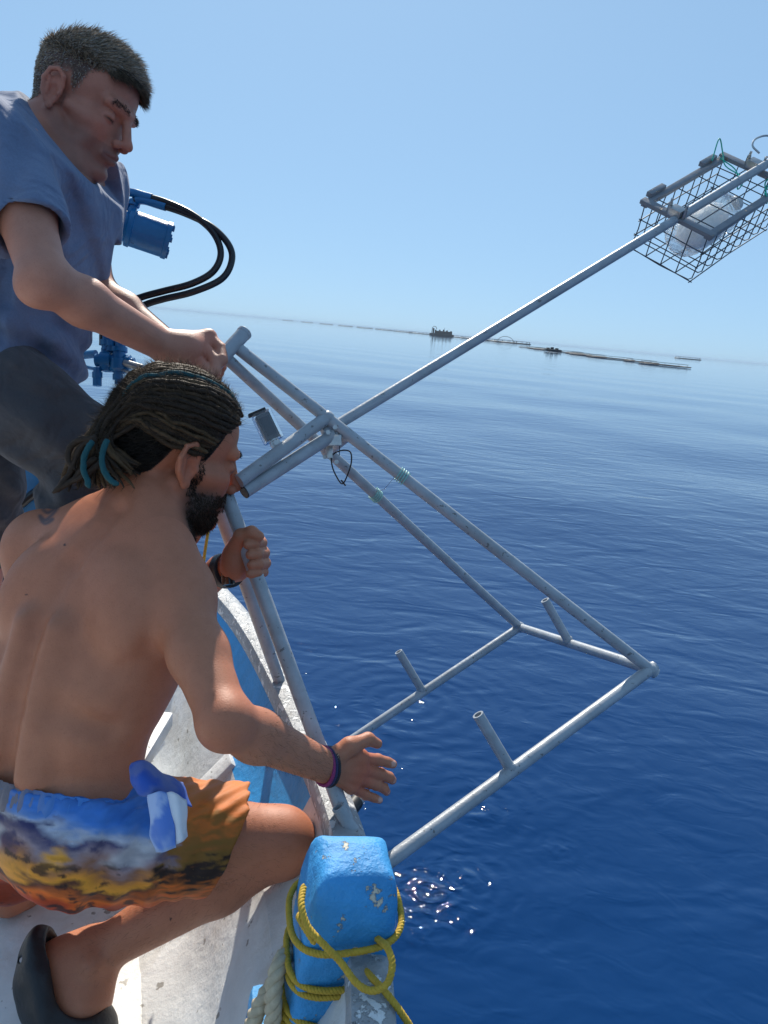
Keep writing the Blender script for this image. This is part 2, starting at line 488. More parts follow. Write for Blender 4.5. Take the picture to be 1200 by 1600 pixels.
# ---- yellow rope turns round the bitt
def around(tz, r, ph0, ph1, n, tilt=0.0, wob=0.0, sq=3.0):
    out = []
    for i in range(n):
        a = ph0 + (ph1 - ph0) * i / (n - 1)
        ca, sa = math.cos(a), math.sin(a)
        k = 1.0 / ((abs(ca) ** sq + abs(sa) ** sq) ** (1 / sq))
        z = tz + tilt * ca + wob * math.sin(3 * a + tz * 50)
        wst = 1.0 - 0.13 * math.exp(-((z + 0.196) / 0.06) ** 2)
        out.append(BT + bx_ * (r * wst * k * ca * 1.06) + by_ * (r * wst * k * sa) + ax * z)
    return out
FR = -math.pi / 2          # side of the bitt that faces the camera
yr = MB(); R_ = 0.0043
path = around(-0.088, 0.0640, FR + 3.0, FR + 3.0 - 2 * math.pi, 26, 0.012)
path += around(-0.150, 0.0640, FR - 3.0 + 2 * math.pi, FR - 3.2, 26, 0.006)
path += around(-0.160, 0.0645, FR - 3.2, FR - 3.2 - 2 * math.pi, 26, 0.010)
rope_geo(yr, catmull(path, 3), R_, 0.013, 3, 6, 0.6)
p2 = []
for j, z in enumerate((-0.215, -0.226, -0.237, -0.248)):
    p2 += around(z, 0.0655 + 0.0012 * j, FR + 3.1, FR + 3.1 - 2 * math.pi * 0.98, 24, -0.006 - 0.004 * j, 0.002)
rope_geo(yr, catmull(p2, 3), R_, 0.013, 3, 6, 0.6)
# crossing turn from the upper left down to the right, then the hanging bight
cr = [P(474, 1385, .90), P(471, 1415, .875), P(481, 1448, .865), P(505, 1475, .862), P(532, 1503, .868), P(556, 1535, .858), P(580, 1548, .850), P(604, 1538, .850), P(613, 1508, .860), P(606, 1482, .872), P(594, 1470, .900), P(580, 1462, .935), P(555, 1458, .97)]
rope_geo(yr, catmull(cr, 6), R_, 0.013, 3, 6, 0.6)
cr = [P(466, 1430, .885), P(474, 1445, .872), P(490, 1470, .868), P(492, 1472, .868)]
rope_geo(yr, catmull(cr, 6), R_, 0.013, 3, 6, 0.6)
cr = [P(525, 1482, .95), P(556, 1502, .925), P(578, 1524, .885), P(602, 1550, .862), P(625, 1580, .855), P(648, 1618, .86), P(670, 1680, .90), P(680, 1800, 1.0)]
rope_geo(yr, catmull(cr, 6), R_, 0.013, 3, 6, 0.6)
tag(yr.build('rope_coil', M['yellow'], None, True, BB, 80), 'yellow rope wound in several turns round the blue bitt', 'rope')
# ---- yellow line on the deck
cr = [P(452, 1530, 1.10), P(425, 1556, 1.14), P(395, 1562, 1.19), P(350, 1575, 1.235), P(310, 1598, 1.25), P(250, 1650, 1.225), P(200, 1720, 1.19)]
mb = MB(); rope_geo(mb, catmull(cr, 8), 0.0045, 0.016)
tag(mb.build('rope_line', M['yellow'], None, True, cr[4], 80), 'thin yellow line running across the white deck', 'rope')
# ---- thick cream rope
mb = MB()
cr = [P(462, 1482, .995), P(440, 1500, .955), P(428, 1540, .94), P(427, 1580, .94), P(424, 1640, .95), P(420, 1720, .98)]
rope_geo(mb, catmull(cr, 8), 0.0112, 0.045, 3, 8)
cr = [P(436, 1525, .985), P(415, 1556, .965), P(400, 1585, .965), P(385, 1640, .98), P(380, 1720, 1.0)]
rope_geo(mb, catmull(cr, 8), 0.0112, 0.045, 3, 8)
tag(mb.build('thick_rope', M['cream'], None, True, P(420, 1700, 1.0), 80), 'thick cream three-strand rope beside the blue bitt', 'rope')
# yellow string hanging under the beard of the kneeling person, made fast to the rail
mb = MB(); rope_geo(mb, catmull([P(330, 775, 1.62), P(325, 830, 1.62), P(318, 880, 1.62), P(312, 960, 1.66)], 8), 0.0035, 0.014)
tag(mb.build('hanging_line', M['yellow'], None, True, P(312, 960, 1.66), 80), 'short yellow line hanging straight down below the bearded chin', 'rope')

# ================================================================== CAMERA FRAME (tubes)
A_, B_, C_, D_ = P(573, 1371, 1.15), P(1016, 1046, 1.50), P(812, 980, 1.95), P(484, 1200, 1.75)
T1t, T2t = P(366, 540, 1.372), P(350, 556, 1.362)
TR_ = 0.0105
frame = empty('underwater_camera_frame', A_, 'welded grey tube frame with pegs, handle and camera bars held over the side', 'frame')
nrm = (B_ - A_).cross(C_ - B_).normalized()
if nrm.z < 0: nrm = -nrm
def ft(name, a, b, r=TR_, sides=16):
    a, b = Vector(a), Vector(b)
    n = max(3, int((b - a).length / 0.04))
    pts = [a.lerp(b, i / n) for i in range(n + 1)]
    return tube(name, pts, r, M['tube'], frame, sides)
dv = lambda a, b, t: a.lerp(b, t)
ft('base_tube', A_, B_ + (B_ - A_).normalized() * 0.012, 0.0115); ft('base_tube', B_ - (C_-B_).normalized()*0.0, C_); ft('base_tube', C_, D_); ft('base_tube', D_, A_)
ft('upright_tube', B_ + (B_ - T1t).normalized() * 0.014, T1t, 0.0110); ft('upright_tube', C_, T2t, 0.0108)
U1t, U2t = P(352, 768, 1.295), P(337, 780, 1.345)
ft('upright_tube', U1t, A_, 0.0122); ft('upright_tube', U2t, D_, 0.0120)
hb = P(296, 614, 1.31); ht = P(381, 521, 1.38)
hd = (ht - hb).normalized()
ft('handle', hb, ht, 0.0132)
MB().lathe(ht - hd * 0.002, hd, [(0, 0.0138), (0.006, 0.0138), (0.008, 0.012)]).build('end_cap', M['tube'], frame)
# camera bars
def pick(a, b, px):                    # the point of a tube at a given bearing
    best, bt = 1e9, 0
    for i in range(401):
        q = a.lerp(b, i / 400) - CAM
        x = 600 + FPX * q.dot(RIGHT) / q.dot(FWD)
        if abs(x - px) < best: best, bt = abs(x - px), i / 400
    return a.lerp(b, bt)
J1 = pick(T1t, B_, 511); J2 = pick(T2t, C_, 512)
ft('camera_bar', J1, P(373, 752, 1.285), 0.0120); ft('camera_bar', P(524, 677, 1.41), P(382, 768, 1.300), 0.0120); MB().lathe(P(382, 768, 1.300), (P(382, 768, 1.300) - P(524, 677, 1.41)), [(0, .0124), (.002, .0124)]).build('end_plug', M['black'], frame)
ft('cross_tube', J2, pick(T1t, B_, 545))
# welds
def blob(name, c, r, mat, parent, seed=0, flat=1.0):
    bm = bmesh.new(); bmesh.ops.create_icosphere(bm, subdivisions=2, radius=1)
    vs_ = []
    for v in bm.verts:
        n = 1 + 0.22 * mnoise.noise(v.co * 2.3 + Vector((seed, seed * 2, 0)))
        vs_.append(Vector(c) + v.co * r * n)
    bm.verts.index_update(); fs = [[v.index for v in f.verts] for f in bm.faces]; bm.free()
    return mesh_obj(name, np.array([tuple(q) for q in vs_]), fs, mat, parent)
for i, c in enumerate((B_, C_, J1, J2)): blob('weld', c, 0.0145, M['tube'], frame, i)
# pegs: open tubes
pegd = (nrm + V3(-.24, 0, 0)).normalized()
def peg(base):
    L = 0.118
    MB().lathe(base, pegd, [(0, 0.0098), (L, 0.0098), (L, 0.0066), (L - 0.03, 0.0066)]).build('peg', M['tube'], frame)
    blob('weld', base + pegd * 0.008, 0.0118, M['tube'], frame, base.x * 9)
peg(pick(A_, B_, 800)); peg(pick(D_, C_, 661)); peg(pick(B_, C_, 890))
peg(pick(A_, B_, 590))
# taped foot under the rail
q0, q1 = P(545, 1268, 1.32), P(566, 1240, 1.36)
ft('foot_tube', q0, q1, 0.0115); tube('tape_wrap', [q0.lerp(q1, .15), q0.lerp(q1, .55)], 0.0135, M['tape'], frame)
# twine lashings
for (a, b, px, m_, n) in ((T1t, B_, 621, 'green', 4), (T2t, C_, 583, 'green', 3)):
    c = pick(a, b, px); d = (b - a).normalized(); t, n1, n2 = orth(d, Vector((0, 0, 1)))
    pts = [c + d * (0.020 * k / 60) + (n1 * math.cos(k * .42) + n2 * math.sin(k * .42)) * 0.0134 for k in range(60)]
    tube('lashing', pts, 0.0011, plain_mat('pale_green_twine', (0.25, 0.55, 0.50), 0.5), frame, 6)
c1, c2 = pick(T1t, B_, 621), pick(T2t, C_, 583)
tube('lashing', [c1, (c1 + c2) / 2 - Vector((0, 0, .012)), c2], 0.0005, M['steel'], frame, 5)
# clamp plate and bolts at the joint
MB().box(P(522, 688, 1.40), (RIGHT, UPV, FWD), (0.014, 0.010, 0.006), 0.002).box(P(515, 706, 1.43), (RIGHT, UPV, FWD), (0.006, 0.012, 0.005), 0.002).build('clamp', M['steel'], frame)
for (x, y, d) in ((513, 676, 1.385), (524, 668, 1.375), (517, 716, 1.44), (526, 722, 1.45), (508, 714, 1.44)):
    MB().lathe(P(x, y, d), -FWD, [(0, 0.0045), (0.006, 0.0045)], 6).build('bolt', M['steel'], frame, False)

# bait pole: slides in the joint, a rod of its own
pole0, pole1 = P(505, 677, 1.405), P(1235, 234, 1.905)
pole = tube('bait_pole', [pole0.lerp(pole1, i / 30) for i in range(31)], 0.0100, M['tube'], None, 16, loc=pole0)
tag(pole, 'long straight grey pole reaching out from the frame joint to the wire cage', 'pole')
# cable tie
ct = catmull([P(519, 712, 1.43), P(533, 704, 1.42), P(547, 706, 1.42), P(549, 722, 1.42), P(543, 742, 1.425), P(535, 756, 1.43), P(526, 745, 1.43), P(519, 728, 1.43)], 6, True)
mb = MB().tube(ct, 0.0014, 6, closed=True); mb.tube([P(533, 750, 1.43), P(540, 759, 1.43)], 0.0016, 6); mb.tube([P(530, 712, 1.42), P(531, 690, 1.42)], .0009, 5)
tag(mb.build('cable_tie', M['black'], None, True, P(519, 712, 1.43)), 'black plastic cable tie looped round the frame tube', 'cable tie')

# ================================================================== ACTION CAMERA in a clear housing
acr = P(430, 693, 1.35)
gu = V3(-0.42, -0.9, -0.05).normalized(); gr = V3(0.9, -0.42, 0.25); gr = (gr - gu * gr.dot(gu)).normalized(); gf = gu.cross(gr)
glass_m, gnt, gb = mat_new('clear_plastic'); setc(gb, (0.9, 0.93, 0.95), 0.08); gb.inputs['Transmission Weight'].default_value = 0.9; gb.inputs['IOR'].default_value = 1.2
ac = empty('action_camera', acr, 'small action camera in clear waterproof housing mounted on the frame bar', 'camera')
cc = acr + gu * 0.032
MB().box(cc, (gr, gu, gf), (0.0135, 0.024, 0.012), 0.003).build('body', plain_mat('camera_grey', (0.06, 0.07, 0.08), 0.35), ac)
MB().box(cc - gf * 0.0125, (gr, gu, gf), (0.009, 0.017, 0.001), 0.0).build('screen', plain_mat('camera_screen', (0.02, 0.03, 0.04), 0.12), ac)
MB().box(cc + gf * 0.0125, (gr, gu, gf), (0.009, 0.017, 0.001), 0.0).build('screen', plain_mat('camera_screen', (0.02, 0.03, 0.04), 0.12), ac)
MB().box(cc, (gr, gu, gf), (0.0175, 0.028, 0.0155), 0.004).build('housing', glass_m, ac)
MB().box(cc + gu * 0.030 - gr * .006, (gr, gu, gf), (0.016, 0.003, 0.008), 0.0015).build('latch', M['black'], ac)
MB().lathe(acr - gf * 0.010, gf, [(0, 0.0085), (0.020, 0.0085)], 16).lathe(acr - gf * 0.014, gf, [(0, 0.005), (0.028, 0.005)], 6).build('hinge_knob', M['steel'], ac)
MB().tube([acr, acr - gu * 0.016], 0.006, 10).build('mount', M['steel'], ac)

# ================================================================== BAIT CAGE
def cv(x, y, z): return CAM + V3(x, y, z)
K0 = cv(0.612, -0.717, 1.80)
KL = V3(0.738, -0.519, 0.432).normalized(); KS = V3(0.613, 0.636, -0.467); KS = (KS - KL * KS.dot(KL)).normalized()
KD = KL.cross(KS)
if KD.z > 0: KD = -KD
LL, SS, DD = 0.335, 0.172, 0.112
cage = empty('bait_cage', K0, 'rectangular dark wire mesh bait cage clamped below the grey pole', 'cage')
def kp(l, s, d): return K0 + KL * l + KS * s + KD * d
def wire(pts, r=0.0014): tube('wire', pts, r, M['wire'], cage, 6)
nl, ns, ndd = 8, 4, 3
rw = random.Random(3)
def jit(): return Vector((rw.uniform(-1, 1), rw.uniform(-1, 1), rw.uniform(-1, 1))) * 0.0022
for i in range(nl + 1):                                        # U shaped wires across the box
    l = LL * i / nl
    wire([kp(l, 0, 0) + jit(), kp(l, 0.001, DD * .5) + jit(), kp(l, 0.0, DD - .008) + jit(), kp(l, 0.008, DD), kp(l, SS * .5, DD + .002) + jit(), kp(l, SS - .008, DD), kp(l, SS, DD - .008), kp(l, SS, DD * .5) + jit(), kp(l, SS, 0) + jit()])
for j in range(1, ndd + 1):                                    # lengthways on both sides, hoops round the ends
    d = DD * j / ndd
    for s in (0, SS): wire([kp(-.006, s, d) + jit(), kp(LL * .5, s, d) + jit(), kp(LL + .006, s, d) + jit()])
    for l in (0, LL): wire([kp(l, -.004, d) + jit(), kp(l, SS * .5, d) + jit(), kp(l, SS + .004, d) + jit()])
for j in range(1, ns):
    s = SS * j / ns
    wire([kp(0, s, 0) + jit(), kp(-.001, s, DD * .5) + jit(), kp(0, s, DD), kp(LL * .5, s, DD) + jit(), kp(LL, s, DD), kp(LL + .001, s, DD * .5) + jit(), kp(LL, s, 0)])
for i in range(1, nl, 2): wire([kp(LL * i / nl, 0, -.002) + jit(), kp(LL * i / nl, SS, -.002) + jit()], 0.0014)
for s in (SS * .38, SS * .72): wire([kp(0, s, -.004) + jit(), kp(LL, s, -.004) + jit()], 0.0014)
axs = (KL, KS, KD)
for (a, b, wdt, hgt) in ((kp(0, 0, -.006), kp(LL, 0, -.006), .008, .006), (kp(0, SS, -.006), kp(LL, SS, -.006), .008, .006)):
    MB().box((a + b) / 2, axs, (LL / 2 + .008, wdt, hgt), .0015).build('frame_bar', M['cagebar'], cage)
for l in (0, LL):
    MB().box(kp(l, SS / 2, -.010), axs, (.010, SS / 2 + .012, .005), .0015).build('frame_bar', M['cagebar'], cage)
MB().box(kp(.05, -.010, -.016), axs, (.03, .007, .006), .001).build('hinge', M['cagebar'], cage)
MB().box(kp(.27, -.010, -.016), axs, (.03, .007, .006), .001).build('hinge', M['cagebar'], cage)
for l in (0.0, LL):
    c = kp(l, SS * .46, -.022)
    MB().box(c, axs, (.013, .016, .010), .003).build('clamp', M['steel'], cage)
    for s_ in (-.02, .02): MB().lathe(c + KS * s_ + KD * .008, -KD, [(0, .005), (.022, .005), (.022, .0032), (.032, .0032)], 8).build('bolt', M['steel'], cage)
gt = MB(); gt.tube(catmull([kp(.27, .0, -.02), kp(.31, -.02, -.055), kp(.325, -.004, -.02), kp(.29, .03, -.012), kp(.27, .09, -.014), kp(.24, .10, .0), kp(.29, .06, -.012), kp(.31, .0, -.014)], 6), .0016, 6)
gt.tube(catmull([kp(.235, SS, -.008), kp(.24, SS + .008, .0), kp(.25, SS - .01, -.014), kp(.262, SS - .015, -.045), kp(.28, SS - .03, -.02), kp(.24, SS, -.014)], 6), .0018, 6)
tag(gt.build('green_twine', M['green'], None, True, kp(.27, 0, -.02), 80), 'bright green twine knotted on the wire bait cage', 'twine')
# wire ring on the end of the pole
rc = kp(LL, SS * .46, -.05)
rg = catmull([rc, P(1176, 228, 1.88), P(1181, 217, 1.89), P(1200, 212, 1.9), P(1222, 222, 1.92), P(1218, 240, 1.92), P(1196, 246, 1.9)], 8)
tag(MB().tube(rg, 0.0024, 8).build('wire_loop', M['steel'], None, True, rc), 'bent steel wire loop at the outer pole clamp', 'wire')
# bottle of bait
bm_, bnt, bb = mat_new('bottle_plastic'); setc(bb, (0.95, 0.97, 0.98), 0.06); bb.inputs['Transmission Weight'].default_value = 0.72; bb.inputs['IOR'].default_value = 1.12
tr_ = bnt.nodes.new('ShaderNodeBsdfTransparent'); tr_.inputs[0].default_value = (0.93, 0.95, 0.96, 1)
ms = bnt.nodes.new('ShaderNodeMixShader'); ms.inputs[0].default_value = 0.35
bnt.links.new(bb.outputs[0], ms.inputs[1]); bnt.links.new(tr_.outputs[0], ms.inputs[2]); bnt.links.new(ms.outputs[0], [n for n in bnt.nodes if n.type == 'OUTPUT_MATERIAL'][0].inputs[0])
b0 = kp(.045, SS * .52, .062)
bott = empty('bait_bottle', b0, 'clear plastic bottle of pale bait lying inside the wire cage', 'bottle')
bl = KL
prof = [(0, .020), (.004, .034), (.012, .047), (.03, .052)] + [(.04 + .012 * i, .052 - (.0025 if i % 2 else 0)) for i in range(11)] + [(.185, .050), (.205, .036), (.222, .018), (.240, .016)]
MB().lathe(b0, bl, prof, 28).build('shell', bm_, bott)
MB().lathe(b0 + bl * .236, bl, [(0, .0185), (.016, .0185), (.018, .016)], 20).build('cap', plain_mat('white_cap', (.7, .7, .68), .4), bott)
def lump():
    bm = bmesh.new(); bmesh.ops.create_icosphere(bm, subdivisions=4, radius=1)
    out = []
    for v in bm.verts:
        n = 1 - abs(.16 * mnoise.noise(v.co * 2.1) + .08 * mnoise.noise(v.co * 6))
        c = v.co * n
        out.append(b0 + bl * (.10 + c.x * .088) + KS * (.002 + c.y * .0465) + KD * (.004 + c.z * .043))
    bm.verts.index_update(); fs = [[v.index for v in f.verts] for f in bm.faces]; bm.free()
    pb = plain_mat('pale_bait', (.88, .87, .83), .6, 0, .12, 60, .003); pn = [n for n in pb.node_tree.nodes if n.type == 'BSDF_PRINCIPLED'][0]
    pn.inputs['Subsurface Weight'].default_value = 1.0; pn.inputs['Subsurface Radius'].default_value = (1, .95, .9); pn.inputs['Subsurface Scale'].default_value = 0.05
    mesh_obj('bait', np.array([tuple(q) for q in out]), fs, pb, bott)
lump()

# ================================================================== HYDRAULIC HAULER
HZ = empty('net_hauler', PZ(30, 980, ZD), 'blue hydraulic net hauler on a leaning post with motor, valve and hoses', 'hauler')
p0, p1 = P(22, 930, 1.86), P(138, 330, 1.76)
t, n1, n2 = orth(p1 - p0, RIGHT)
MB().box((p0 + p1) / 2, (t, n1, n2), ((p1 - p0).length / 2, .036, .03), .006).build('post', M['blue_machine'], HZ)
ma, mbb = P(146, 336, 1.68), P(264, 377, 1.74)
md = (mbb - ma).normalized(); Lm = (mbb - ma).length
MB().lathe(ma, md, [(0, .036), (Lm * .30, .036), (Lm * .31, .032), (Lm * .42, .033), (Lm * .44, .0415), (Lm * .5, .0425), (Lm * .51, .0395), (Lm * .93, .0395), (Lm * .94, .0415), (Lm, .0415), (Lm, .034)], 28).build('motor', M['blue_machine'], HZ)
t, n1, n2 = orth(md, UPV)
for i in range(7):
    a = 2 * math.pi * i / 7
    MB().lathe(mbb + (n1 * math.cos(a) + n2 * math.sin(a)) * .033 - md * .001, md, [(0, .0062), (.006, .0062)], 6).build('bolt', M['blue_machine'], HZ, False)
MB().box(P(183, 338, 1.72), (md, n1, n2), (.022, .03, .024), .004).build('port_block', M['blue_machine'], HZ)
for (x, y) in ((187, 322), (207, 330)):
    q = P(x, y, 1.70)
    MB().lathe(q - n1 * .012, n1, [(0, .011), (.014, .011), (.014, .0085), (.024, .0085), (.024, .0125), (.036, .0125), (.038, .008), (.046, .008)], 10).build('fitting', M['blue_machine'], HZ)
for (pp, r) in (([(187, 307), (191, 301), (207, 301), (225, 306), (262, 317), (300, 335), (332, 362), (345, 395), (333, 424), (300, 443), (255, 455), (222, 464), (205, 473), (165, 510), (160, 540)], .0074),
                ([(208, 321), (211, 314), (225, 313), (245, 319), (288, 333), (330, 354), (357, 382), (362, 408), (346, 436), (302, 456), (257, 467), (230, 475), (212, 485), (180, 515), (172, 545)], .0074)):
    pts = [P(x, y, 1.70 + .00025 * (k * k) * (1 if r else 1) - .004 * k) for k, (x, y) in enumerate(pp)]
    c = catmull(pts, 8)
    n_f = 28
    MB().tube(c, r, 12).build('hose', M['hose'], HZ, True)
    MB().tube(c[:n_f], [.006] * 10 + [.0092] * (n_f - 10), 12).build('hose_sleeve', M['blue_machine'], HZ)
# control valve
vb = P(165, 556, 1.68)
mv = MB()
mv.lathe(P(150, 563, 1.68), RIGHT, [(0, .014), (.012, .014), (.012, .019), (.034, .019), (.034, .013), (.05, .013)], 16)
mv.lathe(P(186, 583, 1.68), UPV, [(0, .012), (.008, .020), (.030, .020), (.032, .014), (.046, .014), (.046, .018), (.056, .018)], 16)
mv.lathe(P(166, 580, 1.68), UPV, [(0, .010), (.01, .015), (.034, .015), (.036, .011), (.05, .011)], 14)
mv.box(P(178, 572, 1.69), (RIGHT, UPV, FWD), (.026, .012, .014), .004); mv.lathe(P(196, 566, 1.68), RIGHT, [(0, .016), (.012, .016), (.013, .010), (.02, .010)], 8)
mv.build('valve_block', M['blue_machine'], HZ)
for (x, y, d) in ((172, 540, 1), (188, 541, 1), (152, 583, -1), (184, 586, -1), (165, 538, 1)):
    q = P(x, y, 1.675)
    MB().lathe(q - UPV * .012 * d, UPV * d, [(0, .009), (.010, .009), (.010, .0115), (.022, .0115), (.023, .007), (.032, .007)], 8).build('fitting', M['blue_machine'], HZ)
MB().tube([P(152, 585, 1.675), P(152, 603, 1.675)], .0095, 10).build('fitting', M['blue_machine'], HZ)
MB().tube([P(105, 560, 1.72), P(128, 555, 1.70), P(150, 553, 1.69)], .009, 10).tube([P(108, 567, 1.72), P(150, 577, 1.69)], .004, 8).build('bracket', M['blue_machine'], HZ)
MB().tube([P(195, 567, 1.67), P(222, 575, 1.66)], .008, 10).tube([P(190, 578, 1.67), P(212, 584, 1.66)], .003, 8).build('spindle', M['steel'], HZ)
# black hoses lower down
for pp in ([(6, 660), (9, 720), (8, 790), (4, 850), (0, 930)], [(16, 845), (22, 800), (36, 785), (58, 768), (78, 760), (100, 745)]):
    MB().tube(catmull([P(x, y, 1.80) for x, y in pp], 6), .0105, 10).build('hose', M['hose'], HZ)

# ================================================================== FISH FARM far out
def bearing(px, D):
    v = V3((px - 600) / FPX, (514 - 800 + (px - 600) * .093) / FPX, 1); a = math.atan2(v.x, v.y); return Vector((math.sin(a) * D, math.cos(a) * D, 0))
M['far'] = plain_mat('black_pen_pipe', (0.03, 0.035, 0.04), 0.6)
M['rust'] = plain_mat('rusty_steel', (0.10, 0.055, 0.035), 0.8, 0, 0.4, 0.8)
def ring_pts(c, r, z, n=48): return [c + Vector((r * math.cos(2 * math.pi * i / n), r * math.sin(2 * math.pi * i / n), z)) for i in range(n)]
def fish_pen(c, r, label, group, posts=24, tk=.22, hh=1.0):
    e = empty('fish_pen', c, label, 'fish pen', group)
    MB().tube(ring_pts(c, r, .12), tk, 8, closed=True).tube(ring_pts(c, r - .7, .12), tk, 8, closed=True).build('float_collar', M['far'], e)
    MB().tube(ring_pts(c, r - .35, hh), tk * .28, 6, closed=True).build('handrail', M['far'], e)
    for i in range(posts):
        a = 2 * math.pi * i / posts; q = c + Vector(((r - .35) * math.cos(a), (r - .35) * math.sin(a), 0))
        MB().tube([q + Vector((0, 0, .1)), q + Vector((0, 0, hh))], tk * .25, 5).build('stanchion', M['far'], e)
for k in range(9):
    y = 108 + k * 13.0
    fish_pen(Vector((36.5 + .9 * math.sin(k * 1.7) - k * .15, y, 0)), (3.4, 2.6, 4.0)[k % 3], 'low black floating fish pen in the row away from the rusty barge', 'fish pens in the detached row', 10, .06, .42)
prev = None
row = [(800, 520), (782, 560), (762, 610), (742, 660), (722, 730), (655, 850), (630, 960), (600, 1080), (570, 1200), (540, 1330), (510, 1480), (480, 1640), (450, 1820)]
for px, D in row:
    fish_pen(bearing(px, D), 12.0, 'dark floating fish pen in the long row beside the rusty barge', 'fish pens in the row with the barge', 16, .45, 1.5)
fish_pen(bearing(1075, 620), 9, 'lone dark floating fish pen standing off by itself near the horizon', None, 12, .4, 1.4)
# feed arch on one pen
c = bearing(790, 522)
mb = MB().tube([c + Vector((5.2 * math.cos(math.pi * i / 16), 0, .3 + 3.6 * math.sin(math.pi * i / 16))) for i in range(17)], .16, 6)
tag(mb.build('net_hoop', M['far'], None, True, c), 'thin dark hoop rising above the floating fish pens', 'hoop')
c = bearing(865, 168)
mb = MB()
e = empty('work_raft', c, 'small dark raft with boxes moored at the detached row of pens', 'raft')
mb.box(c + Vector((0, 0, .35)), ((1, 0, 0), (0, 1, 0), (0, 0, 1)), (1.6, 1.4, .16), .05).build('float', M['far'], e)
for dx, h_ in ((-1.6, .5), (-.3, .75), (1.2, .55)):
    MB().box(c + Vector((dx * .65, 0, .48 + h_ * .3)), ((1, 0, 0), (0, 1, 0), (0, 0, 1)), (.3, .4, h_ * .3), .04).build('box', M['far'], e)
# feed barge
c = bearing(690, 700); X, Y, Z = Vector((1, 0, 0)), Vector((0, 1, 0)), Vector((0, 0, 1))
bg_ = empty('feed_barge', c, 'rusty brown feed barge with cranes at the floating fish pens', 'barge')
MB().box(c + Z * .9, (X, Y, Z), (10.5, 5, 1.0), .2).build('hull', M['rust'], bg_)
MB().box(c + Z * 3.0 + X * 1.5, (X, Y, Z), (7.5, 3.5, 1.2), .1).build('deckhouse', M['rust'], bg_)
for dx, h_ in ((-7.5, 6.2), (-5.6, 5.0), (-2, 5.2), (1.5, 5.6), (4.5, 5.2), (8.0, 4.8)):
    MB().box(c + X * dx + Z * (1.9 + (h_ - 1.9) / 2), (X, Y, Z), (.7, .7, (h_ - 1.9) / 2), .1).build('silo', M['rust'], bg_)
MB().tube([c - X * 9 + Z * 1.5, c - X * 8.6 + Z * 6.5, c - X * 7.4 + Z * 7.8, c - X * 5.6 + Z * 7.4, c - X * 4.6 + Z * 5.5], .28, 6).build('crane', M['rust'], bg_)
MB().tube([c + X * 9 + Z * 1.5, c + X * 9 + Z * 4.4], .2, 6).tube([c + X * 2 + Z * 4, c + X * 2 + Z * 7.2], .15, 6).build('mast', M['rust'], bg_)
# ================================================================== PEOPLE: one blended surface per body
def nv(v): return np.array([v[0], v[1], v[2]], dtype=np.float32)
def axis_pts(lo, hi, h, fine=()):
    pts = [lo]; x = lo
    while x < hi:
        s = h
        for a, b, hf in fine:
            if a <= x <= b: s = min(s, hf)
        x += s; pts.append(x)
    return np.array(pts, dtype=np.float32)

def wavy(X, Y, Z, freq, seed, n=6):
    """cheap smooth noise: a handful of crossing sine waves"""
    r = np.random.default_rng(seed)
    out = 0
    for i in range(n):
        d = r.normal(size=3); d /= np.linalg.norm(d); f = freq * (0.7 + 0.8 * r.random()); ph = r.random() * 6.28
        out = out + np.sin((X * d[0] + Y * d[1] + Z * d[2]) * f + ph)
    return out / n

